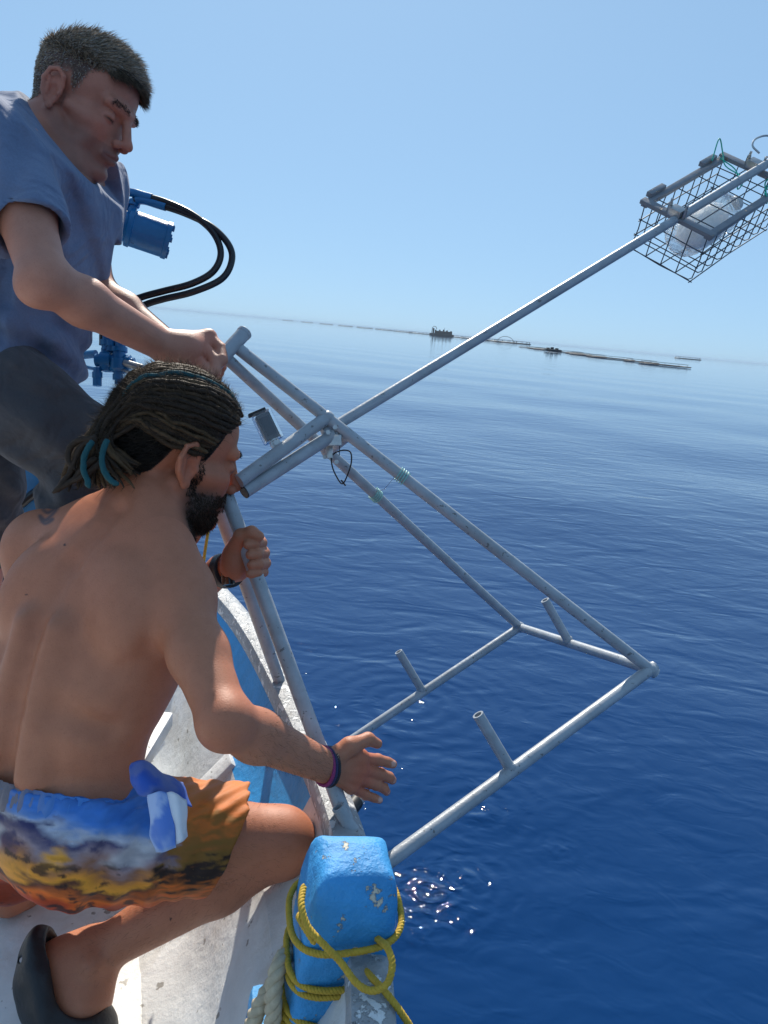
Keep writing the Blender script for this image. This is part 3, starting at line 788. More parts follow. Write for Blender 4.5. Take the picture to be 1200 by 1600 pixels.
class Field:
    def __init__(s, lo, hi, h, fine=((), (), ())):
        s.ax = [axis_pts(lo[i], hi[i], h, fine[i]) for i in range(3)]
        s.F = np.full([len(a) for a in s.ax], 0.05, dtype=np.float32)
    def window(s, lo, hi):
        sl = []
        for i in range(3):
            a = max(0, int(np.searchsorted(s.ax[i], lo[i])) - 1); b = min(len(s.ax[i]), int(np.searchsorted(s.ax[i], hi[i])) + 1)
            if b <= a: return None
            sl.append(slice(a, b))
        return tuple(sl)
    def apply(s, fn, lo, hi, k, op='add', pad=0.012):
        lo = np.array(lo) - k - pad; hi = np.array(hi) + k + pad
        w_ = s.window(lo, hi)
        if w_ is None: return
        X = s.ax[0][w_[0]][:, None, None]; Y = s.ax[1][w_[1]][None, :, None]; Z = s.ax[2][w_[2]][None, None, :]
        d = fn(X, Y, Z)
        f = s.F[w_]
        if op == 'add':
            if k > 0:
                h = np.maximum(k - np.abs(f - d), 0) / k; s.F[w_] = np.minimum(f, d) - h * h * k * 0.25
            else: s.F[w_] = np.minimum(f, d)
        elif op == 'sub':
            if k > 0:
                h = np.maximum(k - np.abs(f + d), 0) / k; s.F[w_] = np.maximum(f, -d) + h * h * k * 0.25
            else: s.F[w_] = np.maximum(f, -d)
        elif op == 'disp':
            s.F[w_] = f + d
    def cone(s, a, b, ra, rb, k=0.02, op='add', flat=None, stop=None):
        a, b = nv(a), nv(b); ba = b - a; L2 = float(ba @ ba) + 1e-12
        R = max(ra, rb) * (1 if flat is None else max(1, flat[1]))
        if flat is not None: n = nv(Vector(flat[0]).normalized()); q = 1.0 / flat[1] - 1.0
        def fn(X, Y, Z):
            x, y, z = X - a[0], Y - a[1], Z - a[2]
            if flat is not None:
                # squash the section along n
                dn = (x * n[0] + y * n[1] + z * n[2]) * q
                tn = float(ba @ n) * q
                bx, by, bz = ba[0] + n[0] * tn, ba[1] + n[1] * tn, ba[2] + n[2] * tn
                x, y, z = x + n[0] * dn, y + n[1] * dn, z + n[2] * dn
            else: bx, by, bz = ba
            l2 = bx * bx + by * by + bz * bz + 1e-12
            t = np.clip((x * bx + y * by + z * bz) / l2, 0, 1)
            d = np.sqrt((x - t * bx) ** 2 + (y - t * by) ** 2 + (z - t * bz) ** 2) - (ra + (rb - ra) * t)
            if flat is not None: d = d * min(1.0, flat[1])
            if stop is not None: d = np.maximum(d, (X - stop[0][0]) * stop[1][0] + (Y - stop[0][1]) * stop[1][1] + (Z - stop[0][2]) * stop[1][2])
            return d
        s.apply(fn, np.minimum(a, b) - R, np.maximum(a, b) + R, k, op)
    def ell(s, c, axes, r, k=0.02, op='add'):
        c = nv(c); A = [nv(v) for v in axes]; R = max(r)
        def fn(X, Y, Z):
            x, y, z = X - c[0], Y - c[1], Z - c[2]
            u = [(x * A[i][0] + y * A[i][1] + z * A[i][2]) / r[i] for i in range(3)]
            k0 = np.sqrt(u[0] ** 2 + u[1] ** 2 + u[2] ** 2)
            k1 = np.sqrt((u[0] / r[0]) ** 2 + (u[1] / r[1]) ** 2 + (u[2] / r[2]) ** 2) + 1e-6
            return k0 * (k0 - 1) / k1
        s.apply(fn, c - R, c + R, k, op)
    def chain(s, pts, rs, k=0.004, op='add'):
        for i in range(len(pts) - 1): s.cone(pts[i], pts[i + 1], rs[i], rs[i + 1], k, op)
    def plane_cut(s, p, n, lo, hi, k=0.003):
        """remove everything on the +n side inside the window"""
        p, n = nv(p), nv(Vector(n).normalized())
        s.apply(lambda X, Y, Z: -((X - p[0]) * n[0] + (Y - p[1]) * n[1] + (Z - p[2]) * n[2]), lo, hi, k, 'sub')
    def mesh(s):
        F = s.F; S = F < 0
        nx, ny, nz = F.shape
        a = S[:-1, :-1, :-1]; any_ = a.copy(); all_ = a.copy()
        for dx in (0, 1):
            for dy in (0, 1):
                for dz in (0, 1):
                    q = S[dx:nx - 1 + dx, dy:ny - 1 + dy, dz:nz - 1 + dz]; any_ |= q; all_ &= q
        act = any_ & ~all_
        I, J, K = np.nonzero(act)
        idx = np.full(act.shape, -1, dtype=np.int32); idx[I, J, K] = np.arange(len(I))
        co = [(0, 0, 0), (1, 0, 0), (0, 1, 0), (1, 1, 0), (0, 0, 1), (1, 0, 1), (0, 1, 1), (1, 1, 1)]
        val = np.stack([F[I + c[0], J + c[1], K + c[2]] for c in co], 1)
        acc = np.zeros((len(I), 3), dtype=np.float64); cnt = np.zeros(len(I))
        for i in range(8):
            for j in range(i + 1, 8):
                ci, cj = np.array(co[i]), np.array(co[j])
                if np.abs(ci - cj).sum() != 1: continue
                m = (val[:, i] < 0) != (val[:, j] < 0)
                t = val[m, i] / (val[m, i] - val[m, j])
                acc[m] += ci + t[:, None] * (cj - ci); cnt[m] += 1
        acc /= cnt[:, None]
        out = np.zeros_like(acc)
        for d, ii in enumerate((I, J, K)):
            g = s.ax[d]; out[:, d] = g[ii] + acc[:, d] * (g[ii + 1] - g[ii])
        faces = []
        for d in range(3):
            sl0 = [slice(1, -1)] * 3; sl1 = [slice(1, -1)] * 3
            sl0[d] = slice(0, -1); sl1[d] = slice(1, None)
            A0, A1 = S[tuple(sl0)], S[tuple(sl1)]
            e = np.nonzero(A0 != A1)
            g = [e[0] + (1 if d != 0 else 0), e[1] + (1 if d != 1 else 0), e[2] + (1 if d != 2 else 0)]
            inside = A0[e]
            u, v_ = (d + 1) % 3, (d + 2) % 3
            def cell(ou, ov):
                q = [g[0].copy(), g[1].copy(), g[2].copy()]; q[u] = q[u] + ou; q[v_] = q[v_] + ov
                return idx[q[0], q[1], q[2]]
            f = np.stack([cell(-1, -1), cell(0, -1), cell(0, 0), cell(-1, 0)], 1)
            f[~inside] = f[~inside][:, ::-1]
            faces.append(f)
        f = np.concatenate(faces); f = f[(f >= 0).all(1)]
        return out, f.astype(np.int32)

def vnormals(v, f):
    n = np.zeros_like(v)
    fn = np.cross(v[f[:, 2]] - v[f[:, 0]], v[f[:, 3]] - v[f[:, 1]])
    for k in range(4): np.add.at(n, f[:, k], fn)
    return n / (np.linalg.norm(n, axis=1)[:, None] + 1e-12)
def relax(v, f, it=2, lam=0.5):
    for _ in range(it):
        s = np.zeros_like(v); c = np.zeros(len(v))
        for k in range(4):
            for q in (1, 3):
                np.add.at(s, f[:, k], v[f[:, (k + q) % 4]]); np.add.at(c, f[:, k], 1)
        v = v + lam * (s / np.maximum(c, 1)[:, None] - v)
    return v
def largest(v, f):
    """drop stray islands"""
    lab = np.arange(len(v))
    for _ in range(400):
        m = lab[f].min(1); new = lab.copy()
        for k in range(4): np.minimum.at(new, f[:, k], m)
        new = new[new]
        if (new == lab).all(): break
        lab = new
    ids, cnt = np.unique(lab, return_counts=True); keep = lab == ids[np.argmax(cnt)]
    re = np.cumsum(keep) - 1
    return v[keep], re[f[keep[f].all(1)]].astype(np.int32)

class Head:
    def __init__(s, ear_world, fwd, up, scale=1.0, ear=(-0.008, -0.078, -0.012)):
        s.x = Vector(fwd).normalized(); s.z = (Vector(up) - s.x * Vector(up).dot(s.x)).normalized(); s.y = s.z.cross(s.x); s.s = scale
        s.o = Vector(ear_world) - (s.x * ear[0] + s.y * ear[1] + s.z * ear[2]) * scale
    def p(s, x, y, z): return s.o + (s.x * x + s.y * y + s.z * z) * s.s
    def local(s, v):
        q = np.asarray(v) - np.array(s.o)
        return np.stack([q @ np.array(s.x), q @ np.array(s.y), q @ np.array(s.z)], 1) / s.s

def head_axes(ps, al, ro):
    hf = V3(math.cos(al) * math.cos(ps), math.sin(al), -math.cos(al) * math.sin(ps)); hu = V3(math.sin(al) * math.cos(ps), -math.cos(al), -math.sin(al) * math.sin(ps))
    return hf, hu * math.cos(ro) + hu.cross(hf) * math.sin(ro)
def add_head(F, H, jaw=1.0, nose=1.0):
    s = H.s; AX = (H.x, H.y, H.z)
    E = lambda c, r, k, op='add': F.ell(H.p(*c), AX, [q * s for q in r], k * s * (.5 if k > .015 else .8), op)
    Cn = lambda a, b, ra, rb, k, op='add': F.cone(H.p(*a), H.p(*b), ra * s, rb * s, k * s * (.5 if k > .015 else .8), op)
    E((-.012, 0, .042), (.098, .077, .081), .02)
    E((-.045, 0, .002), (.050, .062, .055), .03)
    E((.045, 0, .040), (.046, .060, .052), .03)
    E((.036, 0, -.035), (.054, .055, .075), .03)
    for q in (-1, 1):
        Cn((-.012, q * .056 * jaw, -.045), (.026, q * .047 * jaw, -.086), .015, .016, .022)
        Cn((.026, q * .047 * jaw, -.086), (.076, q * .013, -.108), .016, .014, .022)
        Cn((.068, q * .040, -.028), (.014, q * .060, -.022), .015, .010, .034)
        Cn((.068, q * .030, -.045), (.05, q * .045, -.075), .016, .014, .025)
    E((.081, 0, -.107), (.017, .020, .016), .016)
    E((.028, 0, -.072), (.05, .044, .038), .03)
    E((.074, 0, -.066), (.027, .030, .030), .02)
    for q in (-1, 1):
        Cn((.093, q * .010, .016), (.078, q * .046, .017), .0105, .010, .014)
        E((.101, q * .032, -.007), (.019, .019, .0115), .012, 'sub')
        E((.0765, q * .032, -.0075), (.0145, .0150, .0125), .004)
        Cn((.0895, q * .020, -.0135), (.0845, q * .045, -.0105), .0016, .0014, .0020, 'sub')
    Cn((.094, 0, .010), (.1125 * nose, 0, -.031), .0078, .0092, .012)
    E((.1165 * nose, 0, -.039), (.0115, .0115, .0105), .008)
    for q in (-1, 1):
        E((.1035, q * .0135, -.0445), (.0105, .0085, .0085), .006)
        E((.109, q * .0065, -.0515), (.0055, .0035, .004), .003, 'sub')
    for q in (-1, 1):
        Cn((.1015, q * .004, -.0668), (.0885, q * .024, -.0715), .0062, .0035, .005)
        Cn((.0995, 0, -.0795), (.0875, q * .022, -.0745), .0072, .0035, .005)
    for q in (-1, 1):
        Cn((.1085, 0, -.0728), (.0915, q * .025, -.0728), .0016, .0014, .0025, 'sub')
    E((.106, 0, -.0925), (.008, .014, .006), .010, 'sub')
    for q in (-1, 1):
        e = lambda x, y, z: (-.010 + x, q * (.0745 + y), -.012 + z)
        E(e(-.002, .004, .0), (.019, .006, .029), .006)
        hel = [(.013, .004, .010), (.012, .009, .026), (.000, .013, .035), (-.014, .015, .029), (-.020, .016, .010), (-.016, .013, -.010), (-.007, .009, -.024)]
        for a, b in zip(hel[:-1], hel[1:]): Cn(e(*a), e(*b), .0043, .0043, .003)
        E(e(.001, .006, -.029), (.0085, .005, .0095), .005)
        E(e(.001, .012, -.003), (.0095, .008, .013), .004, 'sub')
        E(e(.013, .007, -.005), (.0045, .004, .006), .003)
        Cn(e(-.012, .011, .016), e(-.009, .010, -.012), .0035, .0035, .004)

def strands(name, roots, dirs, lens, r, mat, parent, bend=None, cols=None, seg=2):
    """tapered hair blades, all one part"""
    n = len(roots)
    roots = np.asarray(roots); dirs = np.asarray(dirs); lens = np.asarray(lens)
    rv = RNG.normal(size=(n, 3)); a = np.cross(dirs, rv); a /= np.linalg.norm(a, axis=1)[:, None] + 1e-9; b = np.cross(dirs, a)
    if bend is None: bend = np.zeros((n, 3))
    vs_ = []
    for k in range(seg + 1):
        t = k / seg
        c = roots + dirs * (lens * t)[:, None] + bend * (t * t)
        if k < seg:
            rr = (r if np.isscalar(r) else r[:, None]) * (1 - 0.55 * t)
            for q in range(3):
                an = 2 * math.pi * q / 3; vs_.append(c + rr * (math.cos(an) * a + math.sin(an) * b))
        else: vs_.append(c)
    per = 3 * seg + 1
    v = np.stack(vs_, 1).reshape(-1, 3)
    tri = []
    for k in range(seg - 1):
        for q in range(3):
            p = (q + 1) % 3
            tri += [[3 * k + q, 3 * k + p, 3 * k + 3 + p], [3 * k + q, 3 * k + 3 + p, 3 * k + 3 + q]]
    for q in range(3): tri.append([3 * (seg - 1) + q, 3 * (seg - 1) + (q + 1) % 3, 3 * seg])
    f = (np.arange(n)[:, None, None] * per + np.array(tri)[None]).reshape(-1, 3)
    o = mesh_obj(name, v, f, mat, parent)
    if cols is not None: set_color(o, np.repeat(cols, per, axis=0))
    return o

def col_mat(name, rough=0.5, relief=0.0, scale=400, sss=0.0, spec=0.5, sheen=0.0, var=0.0):
    m, nt, b = mat_new(name)
    at = nt.nodes.new('ShaderNodeAttribute'); at.attribute_name = 'Col'
    pos = geo_pos(nt)
    c = at.outputs['Color']
    if var:
        n = noise_t(nt, pos, 55, 6, 0.65)
        c = mix(nt, c, (1 + var, 1, 1 - var * 0.3), 1.0, 'MULTIPLY') if False else mix(nt, c, mix(nt, c, (0.62, 0.50, 0.46), 0.5, 'MULTIPLY'), mth(nt, 'MULTIPLY', ramp(nt, n, [(0.42, 0.0), (0.75, 1.0)]), var))
        n2 = noise_t(nt, pos, 420, 2, 0.5)
        c = mix(nt, c, mix(nt, c, (0.55, 0.42, 0.38), 0.5, 'MULTIPLY'), mth(nt, 'MULTIPLY', ramp(nt, n2, [(0.60, 0.0), (0.72, 1.0)]), var))
    nt.links.new(c, b.inputs['Base Color'])
    setc(b, rough=rough, spec=spec)
    if sss:
        b.inputs['Subsurface Weight'].default_value = sss; b.inputs['Subsurface Radius'].default_value = (0.010, 0.004, 0.002); b.inputs['Subsurface Scale'].default_value = 0.35
    if sheen: b.inputs['Sheen Weight'].default_value = sheen
    if relief:
        h = noise_t(nt, pos, scale, 3, 0.6)
        bump(nt, b, h, 0.5, relief)
    return m
M['skin'] = col_mat('skin', 0.50, 0.0010, 480, 0.12, 0.32, 0, 0.5)
M['hair'] = col_mat('hair', 0.65, 0, 1, 0, 0.22)

def cloth_mat(name, col, var=0.12, weave=900, rough=0.85):
    m, nt, b = mat_new(name); pos = geo_pos(nt)
    n = noise_t(nt, pos, 16, 5); n2 = noise_t(nt, pos, 300, 2)
    c = mix(nt, tuple(x * (1 - var) for x in col), tuple(min(1, x * (1 + var)) for x in col), n)
    c = mix(nt, c, (0.8, 0.8, 0.8), ramp(nt, n2, [(0.4, 0.0), (0.7, 0.5)]), 'MULTIPLY')
    nt.links.new(c, b.inputs['Base Color']); setc(b, rough=rough, spec=0.2); b.inputs['Sheen Weight'].default_value = 0.12
    w1 = noise_t(nt, pos, weave, 2, 0.5); w2 = noise_t(nt, pos, 13, 2, 0.5, 0.7); w3 = noise_t(nt, pos, 34, 2, 0.5, 0.6)
    h = mth(nt, 'ADD', mth(nt, 'MULTIPLY', w1, 0.0006), mth(nt, 'ADD', mth(nt, 'MULTIPLY', w2, 0.030), mth(nt, 'MULTIPLY', w3, 0.0055)))
    bump(nt, b, h, 0.75, 1.0)
    return m
M['tshirt'] = cloth_mat('blue_grey_jersey', (0.145, 0.185, 0.285))
M['shorts_grey'] = cloth_mat('charcoal_cotton', (0.075, 0.072, 0.078))

def smooth01(x, a, b):
    t = np.clip((x - a) / (b - a), 0, 1); return t * t * (3 - 2 * t)
def face_colors(L, base, lips, beard_shadow=0.0, beard_col=(0.05, 0.04, 0.035)):
    """skin tint by place on the head: lips, ruddy cheeks, stubble, brow and lash lines"""
    x, y, z = L[:, 0], L[:, 1], L[:, 2]; ay = np.abs(y)
    c = np.tile(np.array(base), (len(L), 1))
    def blend(col, w): c[:] = c * (1 - w[:, None]) + np.array(col) * w[:, None]
    red = np.array(base) * np.array([1.08, 0.78, 0.72])
    blend(red, 0.55 * np.exp(-(((x - .075) / .03) ** 2 + ((ay - .042) / .022) ** 2 + ((z + .035) / .022) ** 2)))
    blend(red, 0.6 * np.exp(-(((x - .115) / .015) ** 2 + (ay / .02) ** 2 + ((z + .04) / .014) ** 2)))
    blend(red, 0.6 * np.exp(-(((x + .010) / .024) ** 2 + ((ay - .085) / .012) ** 2 + ((z + .012) / .035) ** 2)))
    blend(lips, 0.8 * smooth01(x, .084, .092) * np.exp(-((z + .073) / .0095) ** 4) * (ay < .026))
    blend((.02, .012, .01), 0.9 * (x > .078) * np.exp(-((z + .0128 - (ay - .032) * .08) / .0022) ** 2) * np.exp(-((ay - .033) / .013) ** 4))
    if beard_shadow:
        low = smooth01(-z, .030 + 0 * z, .062) * smooth01(x, -.02, .02) * (1 - smooth01(-z, .125, .14)) * (1 - 0.75 * np.exp(-((ay - .03) / .02) ** 2) * (z > -.055))
        blend(beard_col, np.clip(beard_shadow * low, 0, 1))
    return c
def vnoise(p, scale, seed=0, octaves=4, gain=0.5):
    """vectorised value noise, 0..1"""
    p = np.asarray(p) * scale; out = np.zeros(len(p)); amp = 1.0; tot = 0
    def hsh(i):
        n = (i[:, 0] * 73856093) ^ (i[:, 1] * 19349663) ^ (i[:, 2] * 83492791) ^ (seed * 2654435 + 12345)
        n = (n ^ (n >> 13)) * 1274126177; n = n ^ (n >> 16)
        return (n & 0xFFFFF) / float(0xFFFFF)
    for o in range(octaves):
        b = np.floor(p).astype(np.int64); f = p - b; f = f * f * (3 - 2 * f); v = 0
        for dx in (0, 1):
            for dy in (0, 1):
                for dz in (0, 1):
                    w_ = (f[:, 0] if dx else 1 - f[:, 0]) * (f[:, 1] if dy else 1 - f[:, 1]) * (f[:, 2] if dz else 1 - f[:, 2])
                    v = v + w_ * hsh(b + np.array([dx, dy, dz]))
        out += amp * v; tot += amp; amp *= gain; p = p * 2.03 + 17.1
    return out / tot
def bounds(pts, pad=0.1):
    a = np.array([tuple(p) for p in pts]); return a.min(0) - pad, a.max(0) + pad
def fine_of(pts, pad, h):
    lo, hi = bounds(pts, pad); return lo, hi, h
def fine_axes(zones): return [[(z[0][i], z[1][i], z[2]) for z in zones] for i in range(3)]
def sample(v, n, mask, count):
    ids = np.nonzero(mask > 0)[0]
    if len(ids) == 0: return ids
    p = mask[ids] / mask[ids].sum()
    return RNG.choice(ids, size=count, p=p)

# ------------------------------------------------------------------ KNEELING PERSON
def kneeling():
    U = V3(.18, -.97, .18).normalized(); Rt = V3(.9, .12, -.42); Rt = (Rt - U * Rt.dot(U)).normalized(); Fw = U.cross(Rt)
    AX = (Rt, Fw, U)
    root = empty('person', PZ(110, 1640, ZD), 'shirtless person with dreadlocks and beard crouching in sunset print shorts', 'person')
    H = Head(P(296, 727, 1.16), *head_axes(rad(-39), rad(9), rad(-13)), .975)
    sp = [P(185, 800, 1.135), P(112, 880, 1.105), P(58, 980, 1.080), P(26, 1100, 1.075), P(15, 1200, 1.082), P(14, 1290, 1.098)]
    shR, elR, wrR = P(274, 930, 1.12), P(352, 1128, .975), P(507, 1197, 1.155)
    shL, elL, wrL = P(64, 853, 1.27), P(215, 1000, 1.46), P(347, 890, 1.335)
    hipR, knR, anR = P(112, 1303, 1.13), P(438, 1316, 1.215), P(140, 1497, 1.215)
    hipL, knL, anL = P(25, 1310, 1.26), P(45, 1150, 1.58), P(15, 1398, 1.42)
    heel, ball = P(92, 1510, 1.20), P(112, 1625, 1.165)
    zones = [fine_of([H.p(.1, 0, -.1), H.p(-.1, 0, .1), H.p(0, -.08, 0), H.p(0, .08, 0)], .03, .0021),
             fine_of([P(508, 1197, 1.15), P(615, 1194, 1.29), P(594, 1250, 1.27), P(578, 1153, 1.2)], .014, .0021),
             fine_of([P(347, 890, 1.335), P(415, 830, 1.30), P(415, 905, 1.27)], .014, .0021)]
    lo, hi = bounds([sp[0], sp[-1], shL, shR, elR, wrR, elL, knR, heel, ball, knL, anL, H.p(0, 0, .12), P(615, 1194, 1.3), P(60, 1300, 1.0), P(0, 900, 1.3), P(-60, 1250, 1.2)], .115)
    F = Field(lo, hi, .0036, fine_axes(zones))
    # trunk
    F.ell(sp[2] + Fw * .118 + Rt * .004, AX, (.150, .112, .19), 0)
    F.ell(sp[1] + Fw * .085, AX, (.138, .078, .12), .035)
    F.ell(sp[3] + Fw * .100, AX, (.128, .096, .12), .035)
    F.ell(sp[4] + Fw * .098, AX, (.131, .096, .11), .035)
    F.ell(sp[5] + Fw * .105, AX, (.150, .110, .11), .035)
    for q in (-1, 1): F.ell(sp[5] + Rt * (.075 * q) + Fw * .065 - U * .005, AX, (.078, .078, .080), .03)
    # shoulder girdle, trapezius, lats, blades
    mid = sp[0] + Fw * .055
    nk = H.p(-.030, 0, -.055)
    F.cone(mid, nk, .056, .050, .02); F.cone(H.p(.012, 0, -.085), sp[0] + Fw * .13 + U * .01, .038, .046, .02)
    for sh in (shR, shL):
        F.cone(nk.lerp(mid, .6), sh, .040, .044, .035); F.cone(mid - U * .03, sh - U * .01, .047, .046, .035)
        F.ell(sh, AX, (.054, .052, .058), .025)
        sgn = 1 if sh is shR else -1
        F.cone(sh - U * .035 - Rt * .01 * sgn, sp[3] + Rt * .080 * sgn + Fw * .06, .040, .040, .04)
        F.ell(sp[1] + Rt * .088 * sgn + Fw * .022 - U * .045, (Rt * .9 + U * .3 * sgn, Fw, (U * .9 - Rt * .3 * sgn)), (.046, .033, .070), .022)
        F.cone(sp[2] + Rt * .028 * sgn + Fw * .012, sp[4] + Rt * .034 * sgn + Fw * .008, .020, .022, .025)
    # spine furrow and blade edges
    for a, b in zip(sp[:-1], sp[1:]): F.cone(a - Fw * .008, b - Fw * .008, .006, .006, .026, 'sub')
    F.cone(sp[3] + Rt * .075 - Fw * .006, sp[3] + Rt * .128 - U * .01 + Fw * .050, .003, .003, .045, 'sub')
    F.cone(sp[4] + Rt * .085 + Fw * .008, sp[4] + Rt * .135 + Fw * .06, .002, .002, .030, 'sub')
    # arms
    def arm(sh, el, wr, rs=(.0425, .0390, .0320, .0330, .0245)):
        m = sh.lerp(el, .5)
        F.cone(sh, m, rs[0], rs[1], .025); F.cone(m, el, rs[1], rs[2], .02)
        q = el.lerp(wr, .28)
        F.cone(el, q, rs[2], rs[3], .02); F.cone(q, wr, rs[3], rs[4], .02)
        F.ell(el + (el - sh.lerp(wr, .5)).normalized() * .006, AX, (.030, .030, .030), .015)
    arm(shR, elR, wrR); arm(shL, elL, wrL)
    # reaching right hand
    W = wrR
    mc = [P(563, 1184, 1.195), P(568, 1203, 1.20), P(562, 1217, 1.195), P(549, 1230, 1.185)]
    F.cone(W, mc[0].lerp(mc[2], .5), .020, .012, .008)
    for i, q in enumerate(mc): F.cone(W.lerp(q, .25), q, .0150, .0112 - .0006 * i, .006)
    F.cone(mc[0], mc[3], .0112, .0100, .008)
    fg = [[(590, 1187, 1.225), (606, 1191, 1.235), (614, 1194, 1.238)], [(594, 1209, 1.235), (608, 1214, 1.255), (613, 1219, 1.265)],
          [(588, 1226, 1.232), (600, 1232, 1.250), (604, 1237, 1.262)], [(571, 1242, 1.215), (585, 1247, 1.23), (593, 1250, 1.236)]]
    for i, ch in enumerate(fg):
        r = (.0098, .0100, .0095, .0083)[i]
        F.chain([mc[i]] + [P(*q) for q in ch], [r, r * .93, r * .84, r * .72], .0022)
        for q in ch[:1]: F.ell(P(*q), AX, (r * .99,) * 3, .002)
    F.chain([W + (P(545, 1165, 1.17) - W) * .3, P(546, 1166, 1.165), P(575, 1155, 1.185), P(590, 1162, 1.20)], [.018, .0128, .0100, .0078], .006)
    F.cone(P(546, 1166, 1.17), mc[0], .009, .009, .012)
    for i in range(4):                                # tendons on the back of the hand
        a = W.lerp(mc[i], .45) - FWD * .0165; b = mc[i] - FWD * (.0115)
        F.cone(a, b, .0022, .0028, .006)
    # left fist round the tubes
    pm = P(371, 872, 1.300)
    F.cone(wrL, P(368, 885, 1.305), .026, .027, .012); F.ell(P(366, 876, 1.282), (RIGHT, UPV, FWD), (.021, .034, .020), .010)
    F.cone(P(364, 884, 1.285), P(372, 850, 1.272), .019, .0145, .010)
    for i, (y, x) in enumerate(((848, 404), (864, 408), (880, 410), (894, 407))):
        r = (.0096, .0098, .0094, .0084)[i]
        F.chain([P(368, y - 2, 1.325), P(x - 20, y - 5, 1.352), P(x + 3, y - 3, 1.330), P(x + 5, y, 1.286), P(x - 5, y + 2, 1.254), P(x - 17, y + 3, 1.247)], [r * 1.1, r * 1.05, r, r * .97, r * .92, r * .82], .002)
    F.chain([P(368, 856, 1.272), P(376, 837, 1.258), P(393, 831, 1.250), P(405, 838, 1.250)], [.0140, .0115, .0100, .0085], .004)
    # legs
    def leg(h, k, a, rs=(.080, .067, .052, .046, .049, .031)):
        m = h.lerp(k, .55)
        F.cone(h, m, rs[0], rs[1], .03); F.cone(m, k, rs[1], rs[2], .03); F.ell(k, AX, (.052, .052, .052), .02)
        c = k.lerp(a, .33)
        F.cone(k, c, rs[3], rs[4], .012); F.cone(c, a, rs[4], rs[5], .02)
    leg(hipR, knR, anR); leg(hipL, knL, anL)
    F.cone(anR, heel, .036, .034, .02); F.cone(anR, P(128, 1560, 1.185), .040, .040, .03); F.cone(heel, ball, .033, .034, .03); F.cone(P(128, 1560, 1.185), ball, .038, .032, .03)
    F.ell(P(142, 1508, 1.175), AX, (.013, .013, .013), .02)
    F.cone(anL, P(75, 1385, 1.54), .036, .030, .02)
    add_head(F, H, 1.0)
    v, f = F.mesh(); v, f = largest(v, f); v = relax(v, f, 2, .45)
    nrm_ = vnormals(v, f)
    L = H.local(v)
    inhead = (L[:, 2] > -.128) & (L[:, 0] > -.12) & (L[:, 0] < .128) & (np.abs(L[:, 1]) < .1) & (np.linalg.norm(L, axis=1) < .225) & (np.linalg.norm(v - np.array(pm), axis=1) > .075) & (np.linalg.norm(v - np.array(P(392, 852, 1.27)), axis=1) > .06)
    base = np.array((.46, .180, .098))
    col = np.tile(base, (len(v), 1))
    n1 = vnoise(v, 9, 3); n2 = vnoise(v, 45, 5)
    col *= (0.86 + .22 * n1 + .08 * n2)[:, None]
    red = np.exp(-(np.linalg.norm(v - np.array(sp[0]), axis=1) / .16) ** 2)[:, None]
    col = col * (1 - .35 * red) + col * np.array([1.08, .80, .76]) * .35 * red
    for q, rr in ((mc, .03), ([knR], .05), ([elR], .04)):         # ruddier knuckles, knee, elbow
        for c_ in q:
            w_ = .4 * np.exp(-(np.linalg.norm(v - np.array(c_), axis=1) / rr) ** 2)[:, None]; col = col * (1 - w_) + col * np.array([1.1, .74, .68]) * w_
    fc = face_colors(L, base * np.array([1.0, .92, .9]), (.30, .12, .10), .9, (.025, .018, .014))
    col[inhead] = fc[inhead] * (0.9 + .2 * n2[inhead])[:, None]
    def hairline(x): return np.interp(x, [-.12, -.085, -.055, -.025, .012, .025, .045, .075, .10], [-.055, -.05, -.035, .028, .020, -.004, .045, .082, .095])
    hm = inhead & (L[:, 2] > hairline(L[:, 0])) & ~((np.abs(L[:, 1]) > .058) & (L[:, 0] > -.036) & (L[:, 0] < .012) & (L[:, 2] < .030))
    col[hm] = np.array((.022, .015, .011))
    # moles, tattoo outline on the shoulder blade
    for (px, py, r_) in ((101, 851, .0017), (41, 929, .0014), (267, 1436, .0014)):
        d2 = np.linalg.norm(np.cross(v - np.array(CAM), np.array((P(px, py, 1) - CAM).normalized())), axis=1); m = (d2 < r_ * 1.1) & (nrm_ @ np.array(FWD) < 0)
        col[m] = (.09, .04, .03)
    tl = catmull([P(95, 775, 1.2), P(78, 782, 1.2), P(68, 795, 1.2), P(76, 801, 1.2), P(90, 790, 1.2), P(97, 780, 1.2), P(88, 796, 1.2), P(72, 812, 1.2), P(62, 806, 1.2), P(70, 818, 1.2), P(82, 811, 1.2), P(66, 815, 1.2)], 10)
    near = (np.linalg.norm(v - np.array(P(80, 798, 1.18)), axis=1) < .25) & (nrm_ @ np.array(FWD) < .2)
    ids = np.nonzero(near)[0]
    vd = v[ids] - np.array(CAM); vd /= np.linalg.norm(vd, axis=1)[:, None]; td = tl - np.array(CAM); td /= np.linalg.norm(td, axis=1)[:, None]
    if len(ids):
        md_ = np.min(np.linalg.norm(vd[:, None] - td[None], axis=2), axis=1)
        w_ = np.clip(1.25 - md_ / .0026, 0, 1)[:, None] * .8; col[ids] = col[ids] * (1 - w_) + np.array((.035, .05, .07)) * w_
    for ch in fg:                                     # finger nails
        tip, pre = P(*ch[2]), P(*ch[1]); c_ = tip + (tip - pre).normalized() * .001 - FWD * .006 + UPV * .003
        m = np.linalg.norm(v - np.array(c_), axis=1) < .0052; col[m] = np.array((.58, .34, .27))
    body = mesh_obj('body', v, f, M['skin'], root); set_color(body, col)
    # ---- beard, moustache, brows, short side hair
    x, y, z = L.T; ay = np.abs(y)
    bm_ = inhead * np.clip(smooth01(-z, .048, .066), 0, 1) * smooth01(x, .004, .026) * (z > -.122) * (nrm_ @ np.array(H.z) > -.85)
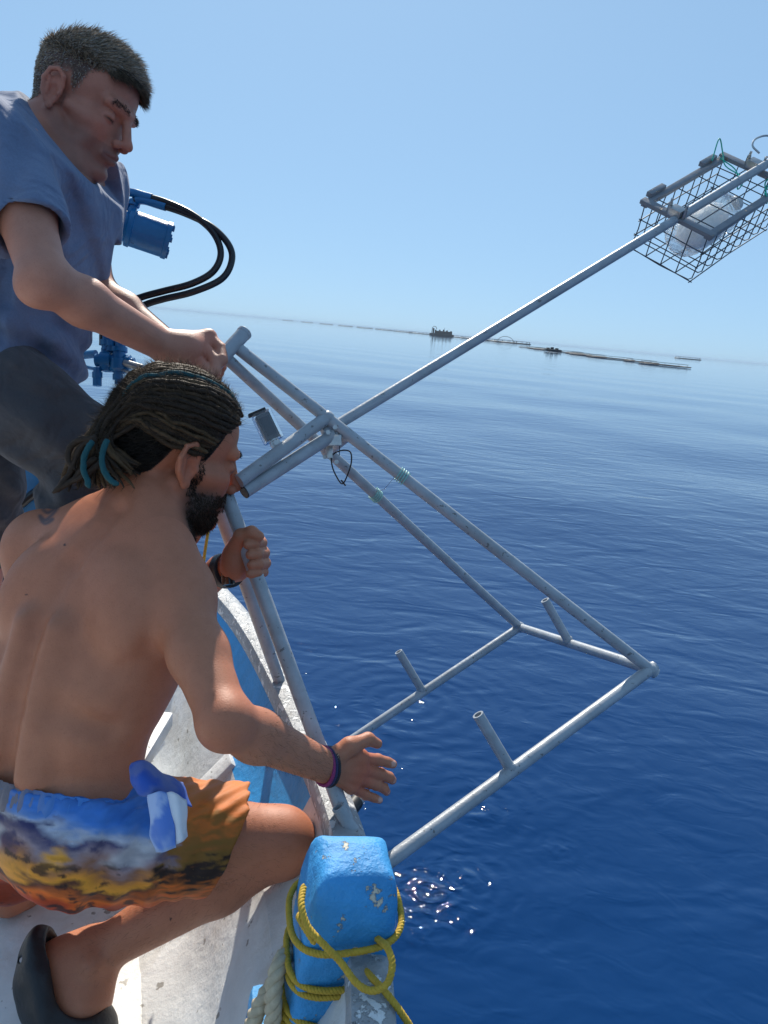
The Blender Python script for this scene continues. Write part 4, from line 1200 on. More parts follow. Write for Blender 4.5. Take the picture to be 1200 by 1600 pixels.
    bm_ = bm_ * (1 - (ay < .027) * (z > -.083) * (x > .075)) + inhead * (x > .082) * (z < -.052) * (z > -.066) * (ay < .03) * 1.0
    bm_ = bm_ + inhead * smooth01(-z, -.006, .02) * (z > -.06) * (x > .002) * (x < .024) * (ay > .05) * (ay < .0715) * .9
    i = sample(v, 0, bm_, 6500)
    dn = np.array(-H.z * .8 + H.x * .15); d_ = nrm_[i] * .45 + dn + RNG.normal(size=(len(i), 3)) * .28; d_ /= np.linalg.norm(d_, axis=1)[:, None]
    ln = RNG.uniform(.002, .006, len(i)) + .006 * np.clip(-L[i, 2] - .075, 0, .05) / .05
    strands('beard', v[i], d_, ln, .0006, M['hair'], root, None, np.array((.030, .017, .010))[None] * RNG.uniform(.4, 2.2, (len(i), 1)))
    br = inhead * (x > .066) * np.exp(-((z - .019 + (ay - .03) ** 2 * 4) / .0042) ** 2) * (ay > .010) * (ay < .048)
    i = sample(v, 0, br, 260)
    d_ = nrm_[i] * .35 + np.array(H.y)[None] * np.sign(L[i, 1])[:, None] + RNG.normal(size=(len(i), 3)) * .2; d_ /= np.linalg.norm(d_, axis=1)[:, None]
    strands('eyebrows', v[i], d_, RNG.uniform(.004, .007, len(i)), .0004, M['hair'], root, None, np.tile((.018, .012, .009), (len(i), 1)))
    i = sample(v, 0, hm.astype(float), 16000)
    back = np.array(-H.x * .85 + H.z * -.25); d_ = nrm_[i] * .32 + back + RNG.normal(size=(len(i), 3)) * .22; d_ /= np.linalg.norm(d_, axis=1)[:, None]
    strands('short_hair', v[i], d_, RNG.uniform(.010, .022, len(i)), .0006, M['hair'], root, None, np.array((.022, .015, .011))[None] * RNG.uniform(.5, 1.9, (len(i), 1)))
    # ---- dreadlocks swept back over the skull and hanging behind the neck
    rd = random.Random(5)
    def dread(pts, r, mat, cval):
        c = catmull(pts, 9)
        n = len(c); rr = r * np.array([1 + .16 * mnoise.noise(Vector(q) * 95) + .10 * mnoise.noise(Vector(q) * 230) for q in c])
        rr[-4:] *= np.array([.9, .75, .55, .25]); rr[0] *= .6
        c = c + np.array([tuple(Vector(mnoise.noise_vector(Vector(q) * 55)) * .0022) for q in c])
        g, fc_ = tube_geo(c, rr, 9)
        g = g + np.array([tuple(Vector(mnoise.noise_vector(Vector(q) * 420)) * .0011) for q in g])
        o = mesh_obj('dreadlock', g, fc_, mat, root)
        if mat is M['hair']: set_color(o, np.tile(np.array(cval), (len(g), 1)) * (0.55 + .9 * vnoise(g, 260, 2, 2))[:, None])
        # fuzz of loose hairs
        return g
    ends = []
    fuzz = []
    NP = 96
    for k in range(NP):
        ph = rad(-112 + 224 * (k + rd.uniform(-.3, .3)) / (NP - 1))
        t0 = rad(np.interp(abs(math.degrees(ph)), [0, 40, 70, 95, 115], [40, 44, 56, 78, 92])) + rd.uniform(-.05, .05) - .10
        lay = rd.uniform(.003, .011); pts = []
        t1 = rad(rd.uniform(125, 150))
        for j in range(6):
            th = t0 + (t1 - t0) * j / 5
            php = ph * (1 - .12 * j / 5) + rd.uniform(-.03, .03)
            rx, ry, rz = .102 + lay, .080 + lay, .085 + lay
            pts.append(H.p(-.010 + rx * math.cos(th), ry * math.sin(th) * math.sin(php), .040 + rz * math.sin(th) * math.cos(php)))
        s = math.sin(ph)                     # camera side is the right side: negative y
        ex = 178 + 24 * (-s) + rd.uniform(-26, 22); ey = 742 + rd.uniform(-20, 22)
        dd = 1.115 - .012 * (-s) + rd.uniform(0, .05)
        if k % 7 == 3: ex, ey, dd = rd.uniform(92, 150), rd.uniform(735, 768), rd.uniform(1.10, 1.13)
        a = pts[-1]; e = P(ex, ey, dd)
        tie = H.p(-.125 - rd.uniform(0, .015), rd.uniform(-.025, .02), -.005 + rd.uniform(-.02, .02))
        pts += [a.lerp(tie, .6), tie.lerp(e, .35) - Fw * .008, e]
        tl_ = k in (35, 62)
        br_ = rd.choice([(.060, .032, .015), (.034, .019, .011), (.100, .056, .026), (.030, .017, .010)])
        g = dread(pts, rd.uniform(.0030, .0046), M['teal'] if tl_ else M['hair'], br_)
        fuzz.append(g)
    for pp in ([(145, 690), (134, 705), (131, 728), (136, 750), (142, 764)], [(168, 688), (161, 705), (161, 730), (172, 750), (187, 758)]):
        dread([P(x_, y_, 1.085) for x_, y_ in pp], .0042, M['teal'], None)
    for pp in ([(150, 680), (125, 700), (110, 735), (88, 768)], [(152, 685), (118, 690), (106, 715), (118, 735)], [(160, 720), (130, 745), (104, 756), (82, 770)], [(150, 715), (128, 735), (115, 750), (98, 762)]):
        dread([P(x_, y_, 1.10) for x_, y_ in pp], .0045, M['hair'], (.04, .024, .015))
    g = np.concatenate(fuzz); i = RNG.integers(0, len(g), 15000)
    ctr = np.array(H.p(-.01, 0, .03)); d_ = g[i] - ctr; d_ /= np.linalg.norm(d_, axis=1)[:, None]
    d_ = d_ * .55 + np.array(-H.x) * .6 + RNG.normal(size=(len(i), 3)) * .5; d_ /= np.linalg.norm(d_, axis=1)[:, None]
    strands('loose_hairs', g[i], d_, RNG.uniform(.006, .018, len(i)), .00032, M['hair'], root, RNG.normal(size=(len(i), 3)) * .004, np.array((.06, .038, .022))[None] * RNG.uniform(.5, 1.7, (len(i), 1)))
    # fine hair on arms and legs
    seg_ = [(elR.lerp(wrR, .1), wrR, .05, 900), (knR, anR, .065, 1500), (hipR.lerp(knR, .6), knR, .07, 350)]
    for a_, b_, rr_, n_ in seg_:
        A, Bv = np.array(a_), np.array(b_ - a_); tt = ((v - A) @ Bv) / (Bv @ Bv); dd_ = np.linalg.norm(v - A - tt[:, None] * Bv, axis=1)
        mk = ((tt > .05) & (tt < .95) & (dd_ < rr_)).astype(float); i = sample(v, 0, mk, n_)
        d_ = nrm_[i] * .35 + (Bv / np.linalg.norm(Bv))[None] * .8 + RNG.normal(size=(len(i), 3)) * .35; d_ /= np.linalg.norm(d_, axis=1)[:, None]
        strands('body_hair', v[i], d_, RNG.uniform(.006, .014, len(i)), .00010, M['hair'], root, None, np.tile((.05, .03, .018), (len(i), 1)))
    # ---- shorts
    G = Field(*bounds([sp[4], hipR, hipL, knR, P(60, 1380, 1.1), P(-60, 1250, 1.2), hipL.lerp(knL, .6)], .13), .0030)
    G.ell(sp[4] + Fw * .098 - U * .02, AX, (.150, .110, .11), 0)
    G.ell(sp[5] + Fw * .105 + U * .02, AX, (.160, .122, .105), .04)
    for q in (-1, 1): G.ell(sp[5] + Rt * (.076 * q) + Fw * .062 - U * .004, AX, (.088, .086, .086), .03)
    hemR = P(354, 1308, 1.19)
    td_ = (knR - hipR).normalized(); hn = (td_ + V3(0, .30, 0)).normalized()
    G.cone(hipR, hipR.lerp(knR, .25), .088, .088, .04); G.cone(hipL, hipL.lerp(knL, .7), .098, .084, .04)
    def folds(X, Y, Z):
        d = (hemR - hipR).normalized(); t = (X - hipR.x) * d.x + (Y - hipR.y) * d.y + (Z - hipR.z) * d.z
        a = wavy(X, Y, Z, 60, 4) * .006 + wavy(X, Y, Z, 130, 8) * .0035 + .003 * np.sin(t * 150 + 3 * wavy(X, Y, Z, 40, 12)) * np.exp(-((t - .12) / .10) ** 2)
        u = (X - sp[5].x) * U.x + (Y - sp[5].y) * U.y + (Z - sp[5].z) * U.z
        r_ = (X - sp[5].x) * Rt.x + (Y - sp[5].y) * Rt.y + (Z - sp[5].z) * Rt.z
        g_ = .0035 * np.sin(r_ * 260 + 3 * np.sin(u * 40)) * np.exp(-((u - .075) / .03) ** 2)
        return a + g_
    G.apply(folds, *bounds([sp[4], hipR, hipL, knR, P(-60, 1250, 1.2)], .13), 0, 'disp')
    wl, wh = bounds([sp[4], sp[5], hipR, hipL], .2)
    wn = (U + Rt * -.03).normalized()
    wp = P(100, 1243, 1.07)
    G.plane_cut(wp, wn, wl, wh, .004)
    G.cone(hipR.lerp(knR, .30), hemR.lerp(knR, .8) + V3(0, -.004, 0), .087, .082, .03, stop=(hemR, hn))
    G.apply(lambda X, Y, Z: folds(X, Y, Z) * .6, *bounds([hipR.lerp(knR, .4), knR], .12), 0, 'disp')
    hl, hh_ = bounds([hemR + td_ * .03, knR], .13)
    tdl = (knL - hipL).normalized(); G.plane_cut(hipL.lerp(knL, .55), tdl, *bounds([hipL.lerp(knL, .7)], .14), .003)
    G.cone(hemR - td_ * .02, knR, .0655, .060, .003, 'sub')
    v, f = G.mesh(); v, f = largest(v, f); v = relax(v, f, 1, .4)
    q = v - np.array(wp)
    h = -(q @ np.array(U)) / .145; lr = q @ np.array(Rt)
    t = ((v - np.array(hipR)) @ np.array(td_)) / (hemR - hipR).length
    wv = (v @ np.stack([np.array(Rt), np.array(Fw), np.array(U)], 1)) * np.array([.55, .8, 1.5])[None]
    a1 = vnoise(wv, 22, 1, 5, .55); a2 = vnoise(wv, 60, 2, 4, .55); a3 = vnoise(wv, 14, 9, 4)
    hw = h + (a1 - .5) * .55
    def rp(x, stops):
        xs = [s_[0] for s_ in stops]; return np.stack([np.interp(x, xs, [s_[1][k] for s_ in stops]) for k in range(3)], 1)
    c = rp(hw, [(-.1, (.06, .20, .55)), (.10, (.05, .20, .60)), (.20, (.14, .28, .60)), (.28, (.48, .50, .58)), (.36, (.07, .06, .14)), (.44, (.34, .25, .27)), (.54, (.30, .13, .07)), (.62, (.70, .26, .04)), (.70, (.85, .34, .03)), (.76, (.12, .04, .02)), (.90, (.85, .17, .015)), (1.0, (.60, .07, .01)), (1.2, (.30, .04, .01))])
    def over(col_, w_): c[:] = c * (1 - w_[:, None]) + np.array(col_) * w_[:, None]
    over((.012, .018, .10), .85 * smooth01(a1, .56, .66) * (1 - smooth01(h, .5, .7)))
    over((.62, .60, .60), .6 * smooth01(a3, .60, .70) * smooth01(h, .12, .3) * (1 - smooth01(h, .5, .7)))
    over((.33, .24, .17), .8 * smooth01(-lr, .02, .09) * (1 - smooth01(h, .2, .5)) * smooth01(a2, .35, .6))
    sunp = np.array(P(82, 1340, 1.02)); over((1.0, .42, .02), .9 * smooth01(-np.linalg.norm(v - sunp, axis=1) + .05 * (a2 - .5) + .03 * (a1 - .5), -.030, -.006))
    over((.02, .012, .012), .85 * smooth01(a2, .60, .68) * smooth01(h, .45, .6))
    lw = smooth01(t + (a1 - .5) * .5 + (a2 - .5) * .3, .50, .60)
    st = vnoise(np.stack([t * 1.0 * 9, (v @ np.array(UPV)) * 150, v[:, 0] * 0], 1), 1.0, 4, 4)
    lc = rp(h + (st - .5) * .55 + (a2 - .5) * .25 + (t - .8) * .25, [(-.2, (.62, .20, .05)), (.06, (.66, .17, .025)), (.20, (.30, .12, .02)), (.42, (.20, .10, .015)), (.50, (.02, .010, .008)), (.62, (.03, .012, .008)), (.70, (.33, .09, .015)), (.85, (.66, .14, .015)), (1.1, (.60, .07, .01))])
    c = c * (1 - lw[:, None]) + lc * lw[:, None]
    c *= (.72 + .4 * st)[:, None]
    M['print'] = col_mat('printed_polyester', .62, .0010, 700, 0, .3, .05)
    sh = mesh_obj('shorts', v, f, M['print'], root); set_color(sh, np.clip(c, .004, 1))
    # waistband: gathered elastic
    B = []
    ctr = sp[4] + Fw * .098 - U * .045
    ctr = ctr + wn * ((wp - ctr).dot(wn))
    for j in range(5):
        for i in range(220):
            a = 2 * math.pi * i / 220
            w_ = .0022 * math.sin(i * 1.9 + j * .6) + .0015 * math.sin(i * .83)
            sec = (0, .004, .0045, .003, -.002)[j]
            B.append(ctr + Rt * ((.1455 + sec + w_) * math.cos(a)) + Fw * ((.1055 + sec + w_) * math.sin(a)) + wn * (.006 - .0095 * j))
    fs = [[j * 220 + i, j * 220 + (i + 1) % 220, (j + 1) * 220 + (i + 1) % 220, (j + 1) * 220 + i] for j in range(4) for i in range(220)]
    wb = mesh_obj('waistband', np.array([tuple(q_) for q_ in B]), fs, M['print'], root)
    bv = np.array([tuple(q_) for q_ in B]); bl = (bv - np.array(wp)) @ np.array(Rt)
    nb = vnoise(bv, 30, 6, 4)
    bc = np.array((.07, .24, .62))[None] * (.7 + .6 * nb)[:, None]; w_ = (smooth01(-bl, -.02, .06) * .85)[:, None]
    set_color(wb, bc * (1 - w_) + np.array((.26, .19, .14))[None] * (.6 + .7 * nb)[:, None] * w_)
    wb.parent = sh; wb.location = (0, 0, 0)
    # knotted flap of cloth at the hip
    def flap(pts_grid, cols_, name):
        nr, nc = len(pts_grid), len(pts_grid[0])
        rows = [catmull(r_, 8) for r_ in pts_grid]
        rows = np.array(rows); cols2 = np.array([catmull(rows[:, k], 8) for k in range(rows.shape[1])])
        a, b = cols2.shape[:2]
        vv = cols2.reshape(-1, 3); ff = [[i * b + j, (i + 1) * b + j, (i + 1) * b + j + 1, i * b + j + 1] for i in range(a - 1) for j in range(b - 1)]
        vv = vv + np.array([tuple(Vector(mnoise.noise_vector(Vector(q_) * 38)) * .004) for q_ in vv])
        o = mesh_obj(name, vv, ff, M['print'], root)
        so = o.modifiers.new('t', 'SOLIDIFY'); so.thickness = .0016
        nn = vnoise(vv, 38, 3, 4); k1 = smooth01(nn, .42, .6)[:, None]
        set_color(o, np.array(cols_[0])[None] * (1 - k1) + np.array(cols_[1])[None] * k1)
        o.parent = sh; o.location = (0, 0, 0)
    flap([[P(208, 1192, 1.03), P(225, 1190, 1.02), P(250, 1205, 1.03), P(285, 1225, 1.06)], [P(205, 1215, 1.0), P(225, 1215, .985), P(250, 1222, 1.0), P(292, 1238, 1.04)], [P(212, 1240, 1.0), P(228, 1243, .985), P(255, 1245, .995), P(300, 1262, 1.03)]], ((.03, .10, .45), (.10, .16, .42)), 'knot')
    flap([[P(230, 1240, .985), P(245, 1238, .98), P(258, 1240, .985)], [P(233, 1280, .985), P(250, 1275, .975), P(268, 1278, .985)], [P(240, 1333, .992), P(258, 1330, .985), P(276, 1322, .99)]], ((.10, .22, .62), (.40, .52, .78)), 'tie_end')
    flap([[P(245, 1242, .99), P(270, 1240, .985), P(288, 1250, 1.0)], [P(258, 1275, .99), P(278, 1275, .985), P(292, 1280, 1.0)], [P(272, 1320, .995), P(284, 1312, .99), P(292, 1304, 1.0)]], ((.70, .74, .80), (.50, .56, .66)), 'tie_end')
    # ---- shoe, wristwatch, bracelet
    S = Field(*bounds([heel, ball, P(40, 1480, 1.2), P(100, 1720, 1.15), P(170, 1600, 1.17)], .08), .0028)
    sn = V3(-.93, .12, -.25).normalized()
    S.cone(P(60, 1495, 1.185), P(92, 1700, 1.11), .042, .046, 0, flat=(sn, .42)); S.cone(P(72, 1492, 1.195), P(78, 1560, 1.175), .036, .040, .02)
    S.cone(P(122, 1618, 1.165), P(112, 1700, 1.13), .052, .042, .025)
    S.cone(P(80, 1530, 1.185), P(118, 1620, 1.165), .047, .050, .03)
    S.apply(lambda X, Y, Z: wavy(X, Y, Z, 90, 5) * .0025, *bounds([heel, ball], .2), 0, 'disp')
    S.cone(P(112, 1482, 1.20), P(128, 1540, 1.175), .045, .044, .006, 'sub'); S.cone(P(128, 1540, 1.175), P(150, 1530, 1.15), .043, .045, .006, 'sub')
    S.cone(P(118, 1500, 1.16), P(118, 1535, 1.13), .034, .038, .006, 'sub')
    for q_ in (0.0, .3, .6): S.cone(P(34, 1500 + 110 * q_, 1.16), P(34, 1500 + 110 * q_, 1.26), .004, .004, .004, 'sub')
    v, f = S.mesh(); v, f = largest(v, f); mesh_obj('shoe', v, f, M['black'], root)
    wd = (P(368, 885, 1.305) - wrL).normalized(); t_, n1, n2 = orth(wd, UPV)
    wc = P(355, 891, 1.320)
    MB().tube([wc + (n1 * math.cos(a) + n2 * math.sin(a)) * .0290 for a in np.linspace(0, 2 * math.pi, 28, endpoint=False)], .002, 6, closed=True).lathe(wc - wd * .010, wd, [(0, .0285), (.001, .0310), (.019, .0310), (.020, .0285)], 28).build('watch_strap', M['black'], root)
    MB().box(P(355, 893, 1.283), (wd, n1, wd.cross(n1)), (.0115, .0225, .0065), .003).build('watch_case', plain_mat('watch_black', (.008, .008, .010), .22), root)
    bd = (mc[1] - wrR).normalized(); t_, n1, n2 = orth(bd + V3(0, -.15, 0), UPV)
    bc_ = wrR + bd * .002
    for k, (off, m_) in enumerate(((-.004, plain_mat('magenta_thread', (.28, .03, .13), .7, 0, .5, 900)), (.001, plain_mat('navy_thread', (.03, .03, .09), .7, 0, .5, 900)), (.006, M['black']))):
        mb = MB(); pts = [bc_ + bd * off + (n1 * math.cos(a) * .0275 + n2 * math.sin(a) * .0275) for a in np.linspace(0, 2 * math.pi, 60)]
        rope_geo(mb, pts, .0032, .009, 3, 6); mb.build('bracelet', m_, root, True, None, 80)
kneeling()

# ------------------------------------------------------------------ STANDING PERSON
def standing():
    U = V3(.20, -.97, -.02).normalized(); Lf = V3(.10, -.05, .98); Lf = (Lf - U * Lf.dot(U)).normalized(); Fw = Lf.cross(U)
    AX = (Lf, Fw, U)
    root = empty('person', PZ(-40, 1300, ZD), 'short haired person in blue T-shirt and charcoal shorts leaning over to hold the frame', 'person')
    H = Head(P(87, 140, 1.309), *head_axes(rad(7), rad(26), rad(-3)), .915)
    ch, be, pe = P(62, 335, 1.42), P(8, 480, 1.41), P(-14, 600, 1.40)
    shR, elR, wrR = P(12, 243, 1.235), P(70, 438, 1.115), P(256, 541, 1.310)
    shL, elL, wrL = P(122, 288, 1.55), P(150, 452, 1.52), P(300, 572, 1.45)
    hipR, knR, anR = P(0, 622, 1.315), P(138, 700, 1.37), P(60, 1110, 1.53)
    hipL, knL, anL = P(-32, 630, 1.50), P(-45, 900, 1.58), P(-60, 1180, 1.72)
    zones = [fine_of([H.p(.1, 0, -.1), H.p(-.1, 0, .1), H.p(0, -.08, 0), H.p(0, .08, 0)], .03, .0020), fine_of([wrR, P(350, 548, 1.36), P(315, 600, 1.36)], .016, .0022)]
    lo, hi = bounds([H.p(0, 0, .12), ch, pe, shR, elR, wrR, shL, wrL, hipR, knR, anR, hipL, anL, P(350, 560, 1.4)], .13)
    F = Field(lo, hi, .0042, fine_axes(zones))
    F.ell(ch, AX, (.155, .105, .18), 0); F.ell(be, AX, (.140, .098, .15), .04); F.ell(pe, AX, (.150, .100, .11), .04)
    nb = P(62, 222, 1.375); nt_ = H.p(-.028, 0, -.05)
    F.cone(nb, nt_, .058, .055, .02); F.cone(P(104, 258, 1.36), H.p(.010, 0, -.080), .046, .042, .02)
    F.cone(H.p(-.035, -.040, -.045), P(104, 262, 1.37), .016, .016, .02)
    for sh in (shR, shL):
        F.cone(nb.lerp(nt_, .05), sh, .034, .042, .03); F.ell(sh, AX, (.052, .054, .056), .025); F.cone(ch + U * .06, sh, .06, .05, .035)
    def arm(sh, el, wr, rs=(.0455, .0415, .0335, .0350, .0265)):
        m = sh.lerp(el, .5); q = el.lerp(wr, .30)
        F.cone(sh, m, rs[0], rs[1], .025); F.cone(m, el, rs[1], rs[2], .02); F.cone(el, q, rs[2], rs[3], .02); F.cone(q, wr, rs[3], rs[4], .02)
    arm(shR, elR, wrR); arm(shL, elL, wrL)
    F.ell(elR + V3(-.014, .012, -.002), AX, (.024, .024, .024), .02)
    # right hand over the handle
    mcp = [P(326, 527, 1.362), P(317, 541, 1.345), P(306, 558, 1.332), P(294, 574, 1.325)]
    for i, q in enumerate(mcp): F.cone(wrR.lerp(q, .12), q, .024, .0135 - .0006 * i, .012)
    F.cone(mcp[0], mcp[3], .0130, .0115, .010)
    F.ell(P(288, 545, 1.325), (RIGHT, UPV, FWD), (.030, .022, .022), .02)
    fing = [[(345, 545, 1.352), (347, 562, 1.335), (337, 572, 1.325)], [(336, 563, 1.332), (337, 580, 1.318), (327, 588, 1.312)],
            [(325, 580, 1.32), (326, 596, 1.308), (316, 602, 1.302)], [(312, 594, 1.315), (312, 609, 1.305), (304, 614, 1.30)]]
    for i, chn in enumerate(fing):
        r = (.0108, .0108, .0102, .009)[i]
        F.chain([mcp[i]] + [P(*q) for q in chn], [r * 1.06, r, r * .95, r * .8], .002)
    F.chain([P(285, 555, 1.36), P(306, 552, 1.385), P(326, 556, 1.392), P(338, 562, 1.385)], [.018, .0125, .0110, .0088], .006)
    # left hand on the far tube
    for i in range(4):
        a = wrL; m_ = P(318 + 4 * i, 583 - 9 * i, 1.435); F.cone(a, m_, .022, .0125, .012)
        F.chain([m_, P(332 + 4 * i, 593 - 9 * i, 1.42), P(334 + 4 * i, 600 - 9 * i, 1.395), P(325 + 4 * i, 603 - 9 * i, 1.39)], [.0105, .010, .0095, .008], .002)
    F.chain([wrL, P(315, 560, 1.40), P(328, 556, 1.392)], [.016, .011, .009], .006)
    def leg(h, k, a):
        F.cone(h, k, .082, .056, .03); c = k.lerp(a, .33); F.cone(k, c, .052, .053, .02); F.cone(c, a, .053, .035, .02)
    leg(hipR, knR, anR); leg(hipL, knL, anL)
    for a in (anR, anL):
        F.cone(a, a + Fw * .13 - Vector((0, 0, .05)), .037, .028, .02); F.cone(a, a - Fw * .03 - Vector((0, 0, .045)), .034, .032, .02)
    add_head(F, H, 1.06, 1.0)
    v, f = F.mesh(); v, f = largest(v, f); v = relax(v, f, 2, .45); nn = vnormals(v, f)
    L = H.local(v); x, y, z = L.T; ay = np.abs(y)
    inhead = (z > -.125) & (np.linalg.norm(L, axis=1) < .17) & (x > -.125)
    base = np.array((.47, .205, .135)); n1 = vnoise(v, 9, 3); n2 = vnoise(v, 50, 5)
    col = np.tile(base, (len(v), 1)) * (.84 + .22 * n1 + .12 * n2)[:, None]
    fc = face_colors(L, base * np.array([1.0, .92, .92]), (.27, .10, .085), .38, (.07, .05, .045)); col[inhead] = fc[inhead] * (.88 + .24 * n2[inhead])[:, None]
    for c_ in mcp:
        w_ = .4 * np.exp(-(np.linalg.norm(v - np.array(c_), axis=1) / .028) ** 2)[:, None]; col = col * (1 - w_) + col * np.array([1.1, .74, .68]) * w_
    def hairline(x_): return np.interp(x_, [-.13, -.085, -.05, -.034, .006, .014, .026, .036, .060, .085, .11], [-.05, -.05, -.03, .020, .022, -.004, .012, .042, .062, .074, .080])
    hz = z - hairline(x)
    hm = inhead & (hz > 0) & ~((ay > .071) & (x > -.036) & (x < .008) & (z < .026))
    k_ = (smooth01(hz, -.004, .022) * hm)[:, None]; col = col * (1 - k_ * .88) + np.array((.045, .034, .028)) * k_ * .88
    body = mesh_obj('body', v, f, M['skin'], root); set_color(body, col)
    # ---- hair: clipped sides, longer top combed forward
    top = hm * smooth01(z, .045, .085)
    i = sample(v, 0, hm * (.25 + top), 26000)
    tp = smooth01(L[i, 2], .05, .09)
    fwdv = np.array(H.x); up = np.array(H.z)
    d_ = nn[i] * (.75 - .25 * tp)[:, None] + fwdv[None] * (.15 + .75 * tp)[:, None] - up[None] * (.55 * (1 - tp))[:, None] + RNG.normal(size=(len(i), 3)) * .22
    d_ /= np.linalg.norm(d_, axis=1)[:, None]
    ln = (.004 + .022 * tp) * RNG.uniform(.5, 1.25, len(i)) * (.6 + .85 * vnoise(v[i], 75, 8, 2))
    gray = RNG.uniform(0, 1, len(i))[:, None] < .22
    cc = np.array((.30, .225, .155))[None] * RNG.uniform(.45, 1.9, (len(i), 1)); cc = np.where(gray, np.array((.50, .46, .42))[None], cc)
    strands('hair', v[i], d_, ln, .00062, M['hair'], root, -up[None] * (.003 * tp)[:, None] + fwdv[None] * (.004 * tp)[:, None], cc, 3)
    fr = inhead * (x > .060) * (hz > -.002) * (hz < .020) * (ay < .06)          # fringe
    i = sample(v, 0, fr.astype(float), 3000)
    d_ = nn[i] * .5 + fwdv * .75 - up * .35 + RNG.normal(size=(len(i), 3)) * .16; d_ /= np.linalg.norm(d_, axis=1)[:, None]
    strands('fringe', v[i], d_, RNG.uniform(.014, .030, len(i)), .0006, M['hair'], root, -up[None] * .006 * np.ones((len(i), 1)), np.array((.10, .075, .052))[None] * RNG.uniform(.45, 1.8, (len(i), 1)), 3)
    br = inhead * (x > .064) * np.exp(-((z - .019 + (ay - .03) ** 2 * 5) / .0042) ** 2) * (ay > .008) * (ay < .048)
    i = sample(v, 0, br, 330)
    d_ = nn[i] * .35 + np.array(H.y)[None] * np.sign(L[i, 1])[:, None] + RNG.normal(size=(len(i), 3)) * .2; d_ /= np.linalg.norm(d_, axis=1)[:, None]
    strands('eyebrows', v[i], d_, RNG.uniform(.004, .007, len(i)), .0004, M['hair'], root, None, np.tile((.03, .02, .016), (len(i), 1)))
    # ---- T-shirt
    G = Field(*bounds([ch + U * .22, pe - U * .02, shR, shL, P(-90, 400, 1.4), P(170, 390, 1.52), P(40, 345, 1.1)], .15), .0032)
    G.ell(ch, AX, (.182, .126, .205), 0); G.ell(be + Fw * .008, AX, (.168, .124, .17), .06); G.ell(pe + U * .03, AX, (.176, .128, .12), .06)
    G.cone(nb - U * .02, nb.lerp(nt_, .5), .074, .068, .04)
    for sh, el, t_ in ((shR, elR, .63), (shL, elL, .58)):
        G.cone(nb - U * .008, sh, .066, .068, .04); G.ell(sh, AX, (.076, .077, .078), .03); G.cone(ch + U * .06, sh, .084, .072, .05)
        e = sh.lerp(el, t_ + .1); d_ = (el - sh).normalized(); c_ = sh.lerp(el, t_)
        G.cone(sh, e, .066, .055, .02, stop=(c_, d_))
    def folds(X, Y, Z):
        x_ = X - ch.x; y_ = Y - ch.y; z_ = Z - ch.z
        a = x_ * Fw.x + y_ * Fw.y + z_ * Fw.z; u = x_ * U.x + y_ * U.y + z_ * U.z; l = x_ * Lf.x + y_ * Lf.y + z_ * Lf.z
        drape = .0085 * np.sin((a * .95 + u * .26 + .30 * l) * 105 + 2.2 * np.sin(u * 12 + l * 6) + 1.5 * wavy(X, Y, Z, 18, 23)) * np.exp(-((a - .06) / .09) ** 2)
        hemf = .0070 * np.sin(u * 95 + a * 30 + 2 * np.sin(l * 15)) * np.exp(-((u + .25) / .08) ** 2)
        return drape + hemf + wavy(X, Y, Z, 32, 21) * .006 + wavy(X, Y, Z, 80, 22) * .0032
    G.apply(folds, *bounds([ch, pe, shR, shL, elR], .3), 0, 'disp')
    # openings: neck, sleeves, hem
    nd_ = (nt_ - nb).normalized()
    cn = (nd_ * .75 + Fw * -.30 + U * .3).normalized()
    col_c = P(100, 232, 1.30)
    G.plane_cut(P(98, 232, 1.33), V3(.78, -.60, -.10), *bounds([P(140, 190, 1.3)], .16), .004)
    G.cone(nb + nd_ * .050, nt_, .056, .060, .006, 'sub'); G.cone(P(104, 258, 1.36), H.p(.010, 0, -.080), .050, .050, .006, 'sub')
    for sh, el, t_ in ((shR, elR, .63), (shL, elL, .58)):
        d = (el - sh).normalized(); c = sh.lerp(el, t_)
        G.cone(c - d * .012, c + d * .03, .0485, .0495, .003, 'sub')
    G.plane_cut(pe + U * -.005, -U, *bounds([pe - U * .1], .26), .003)
    v, f = G.mesh(); v, f = largest(v, f); v = relax(v, f, 1, .4)
    ts = mesh_obj('t_shirt', v, f, M['tshirt'], root)
    # stitched sleeve hem
    d = (elR - shR).normalized(); c = shR.lerp(elR, .57); t_, n1, n2 = orth(d, UPV)
    # ---- shorts
    G = Field(*bounds([pe + U * .08, hipR, hipL, knR, hipL.lerp(knL, .8)], .14), .0040)
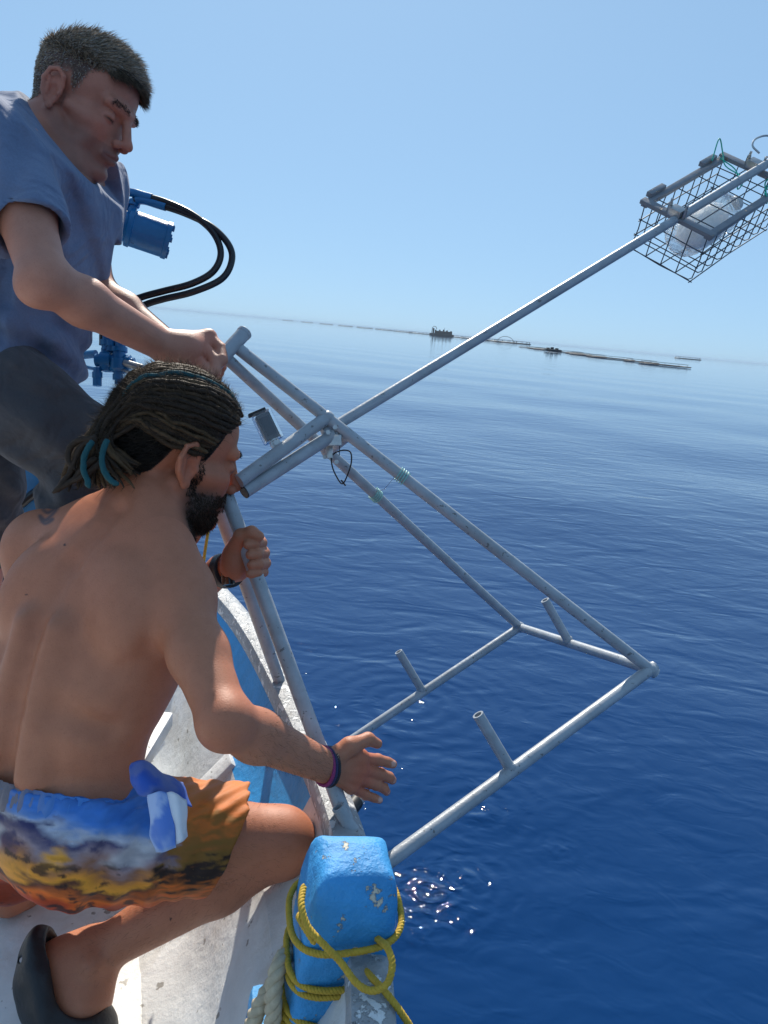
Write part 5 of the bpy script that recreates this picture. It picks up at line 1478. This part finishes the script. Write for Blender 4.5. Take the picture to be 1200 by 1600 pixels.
    G.ell(pe, AX, (.168, .116, .11), 0); G.cone(hipR, knR, .092, .074, .04); G.cone(knR, knR.lerp(anR, .42), .070, .066, .02); G.cone(hipL, hipL.lerp(knL, .95), .10, .085, .03)
    G.apply(lambda X, Y, Z: wavy(X, Y, Z, 45, 31) * .011 + .005 * np.sin((X * Fw.x + Y * Fw.y + Z * Fw.z) * 55 + (X * U.x + Y * U.y + Z * U.z) * 85 + 2.5 * wavy(X, Y, Z, 30, 33)) + wavy(X, Y, Z, 95, 32) * .003, *bounds([pe, hipR, knR, hipL, knL], .3), 0, 'disp')
    d = (anR - knR).normalized(); G.plane_cut(knR.lerp(anR, .38), d, *bounds([knR.lerp(anR, .5)], .1), .003)
    d = (knL - hipL).normalized(); G.plane_cut(hipL.lerp(knL, .9), d, *bounds([knL], .13), .003)
    v, f = G.mesh(); v, f = largest(v, f)
    mesh_obj('shorts', v, f, M['shorts_grey'], root)
standing()
# thwart the standing person has a foot on
q = P(60, 1110, 1.53); MB().box(Vector((q.x, q.y + .06, q.z - .095)), ((1, 0, 0), (0, 1, 0), (0, 0, 1)), (.22, .12, .018), .005).build('thwart', M['white'], boat)
MB().box(Vector((q.x, q.y + .06, (q.z - .113 + ZD) / 2)), ((1, 0, 0), (0, 1, 0), (0, 0, 1)), (.18, .02, (q.z - .113 - ZD) / 2), .004).build('thwart_support', M['white'], boat)

# ================================================================== HAZE
def haze_box():
    m = bpy.data.materials.new('haze_air'); m.use_nodes = True; nt = m.node_tree; nt.nodes.clear()
    o_ = nt.nodes.new('ShaderNodeOutputMaterial'); v = nt.nodes.new('ShaderNodeVolumePrincipled')
    v.inputs['Color'].default_value = (0.62, 0.80, 0.97, 1); v.inputs['Density'].default_value = 0.00016
    nt.links.new(v.outputs[0], o_.inputs['Volume'])
    s, z0, z1 = 42000, -1.5, 10.0
    vv = [(x, y, z) for z in (z0, z1) for (x, y) in ((-s, -s), (s, -s), (s, s), (-s, s))]
    ff = [[3, 2, 1, 0], [4, 5, 6, 7], [0, 1, 5, 4], [1, 2, 6, 5], [2, 3, 7, 6], [3, 0, 4, 7]]
    tag(mesh_obj('haze', vv, ff, m, None, False), kind='stuff')
haze_box()
